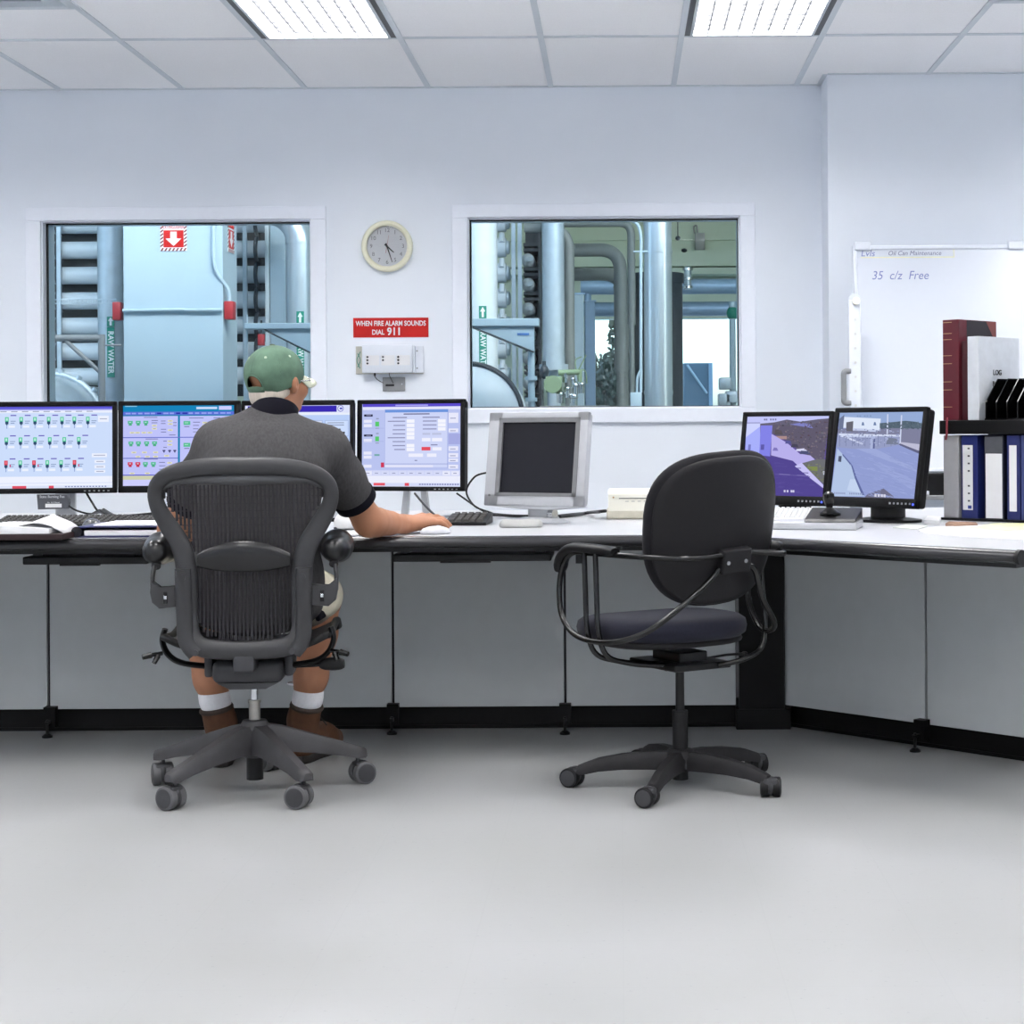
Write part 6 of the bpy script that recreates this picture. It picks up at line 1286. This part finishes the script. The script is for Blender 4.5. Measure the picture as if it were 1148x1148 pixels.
for k, (aa, cy) in enumerate(((-17,1.15),(-89,1.1),(55,-.1),(127,.4),(-161,.9))):
    a = math.radians(aa) - TYAW; d = Vector((math.sin(a), -math.cos(a), 0)); n = Vector((d.y, -d.x, 0)); lg = MB(); secs = []
    for (t, w, z0, z1) in ((.02,.026,.05,.103),(.09,.023,.052,.103),(.17,.021,.052,.096),(.24,.0195,.047,.084),(.285,.019,.038,.068),(.30,.016,.036,.062)):
        o = d*t; secs.append([o + n*-w*.9 + Vector((0,0,z0)), o + n*w*.9 + Vector((0,0,z0)), o + n*w + Vector((0,0,z0*.4+z1*.6)), o + n*w*.55 + Vector((0,0,z1)), o - n*w*.55 + Vector((0,0,z1)), o - n*w + Vector((0,0,z0*.4+z1*.6))])
    lg.grid(secs, closed_u=True); lg.poly(secs[0]); lg.poly(secs[-1]); obj('base_leg', lg, M_wb2, tc, smooth=45)
    p = d*.305; caster(tc, p.x, p.y, cy - TYAW, .0285, .05, M_black, M_dkgrey, .055)
# ================================================================== the seated man
M_skin = mat('skin', rgb(174,121,91), 0.55, noise=.06, scale=18, bump=.05, bscale=300)
M_shirt = mat('heather grey knit', rgb(68,67,68), 0.9, spec=.2, noise=.16, scale=160, bump=.25, bscale=700, stretch=(1,1,.35))
M_navy = mat('navy rib knit', rgb(13,12,22), 0.9, spec=.15, noise=.1, scale=120)
M_short = mat('khaki cotton', rgb(214,208,186), 0.85, noise=.05, scale=60, bump=.15)
M_sock = mat('white sock', rgb(232,232,236), 0.9, noise=.04, scale=120, bump=.3, bscale=400)
M_boot = mat('brown suede', rgb(84,53,32), 0.8, noise=.15, scale=40, bump=.25)
M_sole = mat('dark sole', rgb(34,30,28), 0.7, noise=.1)
M_cap = mat('faded green cotton', rgb(84,112,93), 0.85, noise=.22, scale=26, bump=.25, bscale=500)
M_hair = mat('white grey hair', rgb(206,194,180), 0.7, noise=.15, scale=60, bump=.5, bscale=300, stretch=(1,1,.25))
V3 = Vector
man = thing('person', 'person seated from behind in green cap, grey polo shirt and khaki shorts, using a mouse', 'person', (-1.05, 5.2, 0))
MO = man.location
def pobj(name, mb, m, parent=man, **k):
    mb.v = [(v[0]-MO.x, v[1]-MO.y, v[2]-MO.z) for v in mb.v]; return obj(name, mb, m, parent, **k)
shL, elL, wrL = V3((-1.172,5.215,1.000)), V3((-1.335,5.33,.755)), V3((-1.235,5.555,.772))
shR, elR, wrR = V3((-.868,5.245,.985)), V3((-.765,5.425,.770)), V3((-.683,5.605,.752))
hipL, knL, anL = V3((-1.15,5.17,.565)), V3((-1.325,5.55,.535)), V3((-1.262,5.615,.10))
hipR, knR, anR = V3((-.965,5.17,.565)), V3((-.930,5.57,.535)), V3((-1.010,5.655,.10))
HC = V3((-1.019,5.27,1.222)); MH = (Matrix.Rotation(math.radians(-31), 3, 'Z') @ Matrix.Rotation(math.radians(4), 3, 'X'))
HS = .91
def hp(x, y, z): return HC + MH @ V3((x*HS, y*HS, z))
S = SDF((-1.46, 4.99, 0.0), (-.47, 5.95, 1.34), .004)
# trunk (under the clothes)
S.ell((-1.055,5.16,.62),(.155,.12,.11),.04); S.ell((-1.05,5.165,.76),(.15,.105,.15),.05); S.ell((-1.035,5.19,.92),(.165,.105,.14),.05)
S.cone(shL, shR, .05, .05, .05); S.cone((-1.03,5.225,1.05), shL, .05, .05, .04); S.cone((-1.03,5.225,1.05), shR, .05, .05, .04)
S.cone((-1.028,5.222,1.04), hp(0,-.028,-.075), .055, .051, .03)
# head: cranium, jaw, face
S.ell(hp(0,0,.002),(.069,.0875,.072),.02,MH); S.ell(hp(0,.035,-.07),(.051,.057,.058),.05,MH); S.ell(hp(0,.078,-.108),(.026,.02,.018),.03,MH)
S.cone(hp(0,.088,-.032), hp(0,.114,-.066), .010, .015, .014); S.ell(hp(0,.104,-.086),(.024,.012,.007),.01,MH); S.ell(hp(0,.101,-.096),(.021,.012,.007),.008,MH)
for s in (-1, 1):
    S.cone(hp(s*.012,.084,-.018), hp(s*.046,.070,-.018), .010, .009, .012); S.ell(hp(s*.033,.080,-.034),(.014,.010,.010),.004,MH); S.ell(hp(s*.045,.07,-.058),(.02,.022,.02),.03,MH)
    S.ell(hp(s*.076,.006,-.040),(.010,.016,.027),.008,MH); S.ell(hp(s*.085,.0,-.034),(.006,.013,.021),.006,MH); S.ell(hp(s*.089,.008,-.04),(.004,.006,.011),0,MH,sub=True)
def hand(w, kn_dir, side, curl_z, spread=.018):
    "palm down; kn_dir forward, side = thumb side unit vector"
    f = kn_dir.normalized(); u = V3((0,0,1)); kk = .086
    for j, (o, ln, r, dz) in enumerate(((.033,.078,.0098,.004),(.011,.084,.0100,.001),(-.012,.076,.0096,-.006),(-.033,.056,.0088,-.011))):
        k = w + f*(kk - (.0, -.004, .0, .010)[j]) + side*o + u*(.012 + dz)
        S.cone(w + side*o*.55 + u*.0, k, .023 if j in (1,2) else .020, .0135, .010)
        a = k + f*ln*.46 + side*o*.16 + u*curl_z[0]; b = a + f*ln*.30 + u*curl_z[1]; c = b + f*ln*.24 + u*curl_z[2]
        S.chain([k, a, b, c], [r*1.18, r*1.04, r*.95, r*.8], .006)
    t0 = w + f*.018 + side*.020 - u*.004; t1 = w + f*.048 + side*.050 - u*.012; t2 = t1 + f*.030 + side*.010 - u*.006; t3 = t2 + f*.024 + side*.002 - u*.004
    S.chain([t0, t1, t2, t3], [.019,.0135,.011,.009], .012)
for sh, el, wr, fd, sd, cz in ((shR, elR, wrR, V3((.70,.71,.02)), V3((-.71,.70,0)), (-.001,-.009,-.010)), (shL, elL, wrL, V3((.22,.97,-.06)), V3((.97,-.22,0)), (-.004,-.012,-.010))):
    S.chain([sh, sh.lerp(el, .5), el], [.052,.050,.042], .008); m1 = el.lerp(wr, .22); S.cone(el, m1, .0425, .0455, .03); S.chain([m1, el.lerp(wr, .6), wr], [.0455,.038,.027], .004); S.cone(el, el + (el - m1).normalized()*.012 - V3((0,0,.012)), .028, .02, .02)
    S.cone(wr, wr + fd*.03, .027, .027, .02); hand(wr + fd*.018, fd, sd, cz)
for hip, kn, an, toe in ((hipL, knL, anL, V3((-1.28,5.82,.05))), (hipR, knR, anR, V3((-.962,5.80,.05)))):
    S.chain([hip, hip.lerp(kn, .5), kn], [.082,.074,.056], .04); S.chain([kn, kn.lerp(an, .28), kn.lerp(an, .6), an + V3((0,0,.05)), an], [.054,.058,.049,.037,.036], .03)
    S.cone(an - V3((0,.03,.045)), toe, .033, .026, .03)
pobj('body', S.mesh(3), M_skin, smooth=80)
# polo shirt
S = SDF((-1.46, 4.96, .455), (-.60, 5.50, 1.16), .005)
S.ell((-1.055,5.135,.545),(.192,.125,.085),.05); S.ell((-1.055,5.155,.60),(.192,.146,.11),.05); S.ell((-1.055,5.155,.66),(.188,.142,.13),.05); S.ell((-1.05,5.155,.80),(.180,.128,.16),.06); S.ell((-1.035,5.175,.935),(.190,.128,.13),.06); S.ell((-1.03,5.20,1.015),(.15,.095,.075),.05)
S.cone(shL, shR, .068, .068, .05); S.cone((-1.03,5.222,1.066), shL + V3((.02,0,.006)), .060, .066, .04); S.cone((-1.03,5.222,1.066), shR + V3((-.02,0,.006)), .060, .064, .04)
cuf = []
for sh, el in ((shL, elL), (shR, elR)):
    d = (el - sh).normalized(); e = sh + d*(.70*(el-sh).length); cuf.append((e, d)); S.chain([sh, sh.lerp(el, .35), sh.lerp(el, .95)], [.068,.065,.060], .035)
# sleeve folds at the armpit
for k in range(3): S.cone(shL + V3((.035+.012*k,-.062,-.05)), shL + V3((.01+.016*k,-.066,-.19)), .007, .004, .012)
for k in range(2): S.cone(shR + V3((-.03-.014*k,-.058,-.06)), shR + V3((-.015-.02*k,-.066,-.17)), .006, .004, .012)
S.cone((-1.11,5.055,.72),(-.98,5.05,.66),.008,.005,.014); S.cone((-1.14,5.06,.84),(-1.05,5.04,.80),.006,.004,.014)
# trim below the cuffs by cutting a slab region
ax_ = [S.lo[i] + S.h*np.arange(S.n[i], dtype=np.float32) for i in range(3)]
for e, d in cuf:
    dn = (ax_[0][:,None,None]-e.x)*d.x + (ax_[1][None,:,None]-e.y)*d.y + (ax_[2][None,None,:]-e.z)*d.z
    rr_ = np.sqrt((ax_[0][:,None,None]-e.x)**2 + (ax_[1][None,:,None]-e.y)**2 + (ax_[2][None,None,:]-e.z)**2)
    reg = rr_ < .14; S.D = np.where(reg, np.maximum(S.D, np.maximum(dn, rr_ - .5).astype(np.float32)), S.D)
shirt = pobj('polo_shirt', S.mesh(3), M_shirt, smooth=80)
for e, d in cuf:
    a = d.orthogonal().normalized(); b_ = d.cross(a); G = []
    for t, r in ((-.026,.0640),(-.024,.0655),(-.010,.0655),(.002,.0650),(.004,.0625),(.0,.058)): G.append([e + d*t + (a*math.cos(2*PI*k/36) + b_*math.sin(2*PI*k/36))*r for k in range(36)])
    m_ = MB(); m_.grid(G, closed_u=True); pobj('sleeve_cuff', m_, M_navy, shirt, smooth=70)
# collar: folded band round the neck, higher at the back
m_ = MB(); G = []; cN = V3((-1.024,5.230,1.094))
for (r, z, tk) in ((.064,.012,0),(.067,.044,0),(.071,.050,0),(.076,.044,0),(.083,.018,0),(.090,-.008,0),(.086,-.012,0)):
    row = []
    for k in range(40):
        q = 2*PI*k/40; c, s_ = math.cos(q), math.sin(q); back = max(0, -s_)
        row.append(cN + V3((c*r*.88, s_*r*.92 + .002, z*(.55 + .55*back) - .030*max(0, s_) - .004)) + V3((.012*z/.05, .012*z/.05*1.0, 0)))
    G.append(row)
m_.grid(G, closed_u=True); pobj('collar', m_, M_navy, shirt, smooth=70, solid=.003)
# shorts, socks, shoes
S = SDF((-1.45, 4.99, .40), (-.72, 5.66, .75), .006)
S.ell((-1.055,5.155,.60),(.186,.142,.11),.04)
for hip, kn in ((hipL, knL), (hipR, knR)): S.chain([hip, hip.lerp(kn, .5), hip.lerp(kn, .86)], [.090,.084,.076], .04); S.cut(hip.lerp(kn, .9), V3((0,1,0))) if False else None
pobj('shorts', S.mesh(3), M_short, smooth=80)
pobj('pocket_flap', MB().rbox((-.895,5.22,.49),(-.880,5.34,.60),.006), M_navy, bpy.data.objects['shorts'], smooth=0)
for an, kn, toe, yaw in ((anL, knL, V3((-1.285,5.85,0)), .10), (anR, knR, V3((-.945,5.87,0)), -.42)):
    S = SDF(tuple(an + V3((-.1,-.12,-.06))), tuple(an + V3((.12,.14,.20))), .004); top_ = an.lerp(kn, .395)
    S.chain([an - V3((0,0,.03)), an + V3((0,0,.045)), an.lerp(kn, .24), top_], [.041,.041,.044,.048], .02); S.cut(top_, (top_ - an)); sk = pobj('sock', S.mesh(3), M_sock, smooth=80)
    c = an + V3((0,0,.148)); pobj('sock_rib', MB().tube([c + V3((.0468*math.cos(2*PI*k/24), .0468*math.sin(2*PI*k/24), 0)) for k in range(24)], .003, 6, closed=True), M_sock, sk, smooth=70)
    f = (toe - V3((an.x, an.y, 0))).normalized(); n = V3((f.y, -f.x, 0)); heel = V3((an.x, an.y, 0)) - f*.055; T_ = lambda a, b, z: tuple(heel + f*a + n*b + V3((0,0,z)))
    S = SDF((heel.x-.25, heel.y-.12, -.01), (heel.x+.32, heel.y+.38, .26), .005)
    S.chain([T_(.035,0,.050), T_(.10,0,.055), T_(.19,.002,.050), T_(.255,.004,.040)], [.044,.043,.046,.036], .03); tb = an.lerp(kn, .185); S.chain([an - V3((0,0,.02)), an + V3((0,0,.03)), an.lerp(kn, .24)], [.045,.0475,.053], .02); S.cone(T_(.10,0,.08), T_(.17,0,.06), .04, .036, .03)
    S.cut((0,0,.018), (0,0,-1)); S.cut(tb, kn - an); 
    sh_ = pobj('shoe', S.mesh(2), M_boot, smooth=80)
    so = MB(); prof = [(-.012,.0),(-.004,.030),(.03,.040),(.10,.036),(.17,.043),(.22,.045),(.262,.034),(.285,.012),(.288,0)]
    out = [T_(a, b, 0) for a, b in prof] + [T_(a, -b, 0) for a, b in prof[-2:0:-1]]; so.prism([(v[0], v[1]) for v in out], (0.001, .026), 'z', r=.004); pobj('sole', so, M_sole, sh_, smooth=40)
    co = MB(); ld = (kn - an).normalized(); f2 = (f - ld*f.dot(ld)).normalized(); n2_ = ld.cross(f2); co.tube([tb - ld*.004 + f2*.0455*math.cos(2*PI*k/24) + n2_*.0455*math.sin(2*PI*k/24) for k in range(24)], .0085, 8, closed=True); pobj('padded_cuff', co, mat('dark boot lining', rgb(58,46,40), .8), sh_, smooth=70)
    lc = MB()
    for k in range(4): lc.tube([T_(.105+.022*k,-.028,.112-.011*k), T_(.11+.022*k,0,.122-.012*k), T_(.105+.022*k,.028,.112-.011*k)], .003, 6)
    lc.tube(bez([V3(T_(.10,.0,.13)), V3(T_(.09,.04,.135)), V3(T_(.10,.06,.11))]), .0025, 6); pobj('laces', lc, M_sole, sh_, smooth=70)
# hair round the nape and sides
S = SDF(tuple(HC - V3((.13,.13,.14))), tuple(HC + V3((.13,.13,.10))), .0035)
S.ell(hp(0,-.006,-.02),(.0705,.0872,.080),.0,MH); S.ell(hp(0,-.040,-.072),(.054,.050,.040),.02,MH)
S.cut(tuple(hp(0,.030,0)), tuple(MH @ V3((0,1,.25)))); S.cut(tuple(hp(0,-.05,-.108)), tuple(MH @ V3((0,.45,-1)))); S.cut(tuple(hp(0,0,-.050)), tuple(MH @ V3((0,0,1))))
for s in (-1, 1): S.ell(hp(s*.085,.014,-.045),(.03,.024,.04),0,MH,sub=True)
pobj('hair', S.mesh(2), M_hair, smooth=80)
# cap
RCx, RCy, RCz = .0862, .1045, .082
def h_end(ph): return .004 + .055*((1 - math.cos(ph))/2)**.6
def cap_z(ph, z, g=1.0):
    "point of the cap wall at height z below/above the rim line; ph 0 = forward"
    k = math.sqrt(max(0, 1 - (z/RCz)**2)) if z > 0 else 1 - .55*(z*z)/.01
    return hp(RCx*g*k*math.sin(ph), RCy*g*k*math.cos(ph) - .004, z - .004 + (g - 1)*RCz*(z > 0)*z/RCz)
def cap_p(ph, t, g=1.0):
    "t 0 = top, 1 = lower edge"
    a = t*1.5; 
    if a < 1: return cap_z(ph, RCz*math.cos(a*PI/2), g)
    return cap_z(ph, -h_end(ph)*(a - 1)/.5, g)
nph, nth = 180, 66; m_ = MB(); Gi = [[m_.V(cap_p(2*PI*i/nph, (j + .02)/(nth + .02))) for i in range(nph)] for j in range(nth + 1)]
OPZ = -.036
for j in range(nth):
    for i in range(nph):
        ph = 2*PI*(i + .5)/nph; t = (j + .52)/nth; a = (ph - PI)*RCy; zz = (RCz*math.cos(t*1.5*PI/2) if t*1.5 < 1 else -h_end(ph)*(t*1.5 - 1)/.5) - OPZ
        if zz > 0 and (a/.040)**2 + (zz/.034)**2 < 1: continue
        m_.Fc((Gi[j][i], Gi[j][(i+1) % nph], Gi[j+1][(i+1) % nph], Gi[j+1][i]))
cap = pobj('cap', m_, M_cap, smooth=80, solid=.003)
m_ = MB(); m_.tube([cap_z(PI + .040*math.cos(q)/RCy, OPZ + .034*math.sin(q), 1.01) for q in [PI*k/24 for k in range(25)]], .0022, 8); pobj('opening_hem', m_, M_cap, cap, smooth=70)
sb = MB(); G = []
for z in (0, .5, 1): G.append([cap_z(PI + q, -.060 + .024*z, 1.02) for q in [-.44 + .88*k/16 for k in range(17)]])
sb.grid(G); pobj('back_strap', sb, M_cap, cap, smooth=70, solid=.004)
bm2 = MB(); bm2.ell(hp(0,-.004,RCz - .003), (.009,.009,.004), 14, 6); pobj('top_button', bm2, mat('cap button', rgb(66,80,62), .8), cap, smooth=70)
for k in range(6):
    ph = PI + k*PI/3; m_ = MB(); end = .62 if k == 0 else .97; m_.tube([cap_p(ph, .04 + (end - .04)*j/14, 1.008) for j in range(15)], .0016, 6, flat=(.6, 1.6)); pobj('panel_seam', m_, mat('seam green', rgb(58,82,66), .85), cap, smooth=70)
    e = cap_p(ph + PI/6, .40, 1.012); m_ = MB(); nn = (e - hp(0,0,0)).normalized(); m_.tube([e - nn*.002, e + nn*.0015], .0042, 10); pobj('eyelet', m_, mat('eyelet thread', rgb(170,186,164), .8), cap, smooth=70)
G = []
for j in range(5):
    t = j/4; row = []
    for i in range(17):
        q = -1.05 + 2.1*i/16; b0 = cap_z(q, -h_end(q)*.9); fwd = MH @ V3((0, 1, -.30)); ext = .070*max(0, math.cos(q*1.25))**.6
        row.append(b0 + fwd*ext*t + MH @ V3((0,0,-.016*abs(math.sin(q))*t)))
    G.append(row)
m_ = MB(); m_.grid(G); pobj('brim', m_, mat('brim cream green', rgb(196,200,180), .8, noise=.05), cap, smooth=70, solid=.004)
# spectacles
gm = MB()
for s in (-1, 1): gm.tube([hp(s*.080,.0,-.030), hp(s*.077,.05,-.030), hp(s*.062,.100,-.030)], .0016, 6); gm.tube([hp(s*.034 + .026*math.cos(2*PI*k/20), .112 - .25*abs(.026*math.cos(2*PI*k/20)), -.038 + .016*math.sin(2*PI*k/20)) for k in range(20)], .0012, 6, closed=True)
gm.tube([hp(-.008,.112,-.034), hp(.008,.112,-.034)], .0014, 6); gs = pobj('spectacles', gm, M_chrome, smooth=70)
for s in (-1, 1):
    lm = MB(); lm.poly([hp(s*.034 + .025*math.cos(2*PI*k/20), .112 - .25*abs(.025*math.cos(2*PI*k/20)), -.038 + .015*math.sin(2*PI*k/20)) for k in range(20)]); pobj('lens', lm, M_glass, gs, smooth=0)
    e_ = MB(); e_.ell(hp(s*.033,.083,-.034), (.0115,.0115,.0115), 14, 8); pobj('eye', e_, mat('eye white', rgb(235,232,226), .3), smooth=70)
# ================================================================== light from outside, colour management
wd = bpy.data.worlds.new('sky'); SC.world = wd; wd.use_nodes = True
bg = wd.node_tree.nodes['Background']; sky = wd.node_tree.nodes.new('ShaderNodeTexSky'); sky.sky_type = 'NISHITA'
sky.sun_elevation = math.radians(40); sky.sun_rotation = math.radians(150); sky.sun_disc = False; sky.air_density = 1.0; sky.dust_density = 3.0
wd.node_tree.links.new(sky.outputs['Color'], bg.inputs['Color']); bg.inputs['Strength'].default_value = 1.0
SC.view_settings.view_transform = 'Standard'; SC.view_settings.look = 'None'; SC.view_settings.gamma = 1.0; SC.view_settings.use_curve_mapping = False
SC.view_settings.exposure = 0.0
SC.cycles.max_bounces = 14; SC.cycles.diffuse_bounces = 10; SC.cycles.transparent_max_bounces = 24; SC.cycles.sample_clamp_indirect = 40.0
SC.cycles.use_denoising = True; SC.cycles.caustics_reflective = False; SC.cycles.caustics_refractive = False
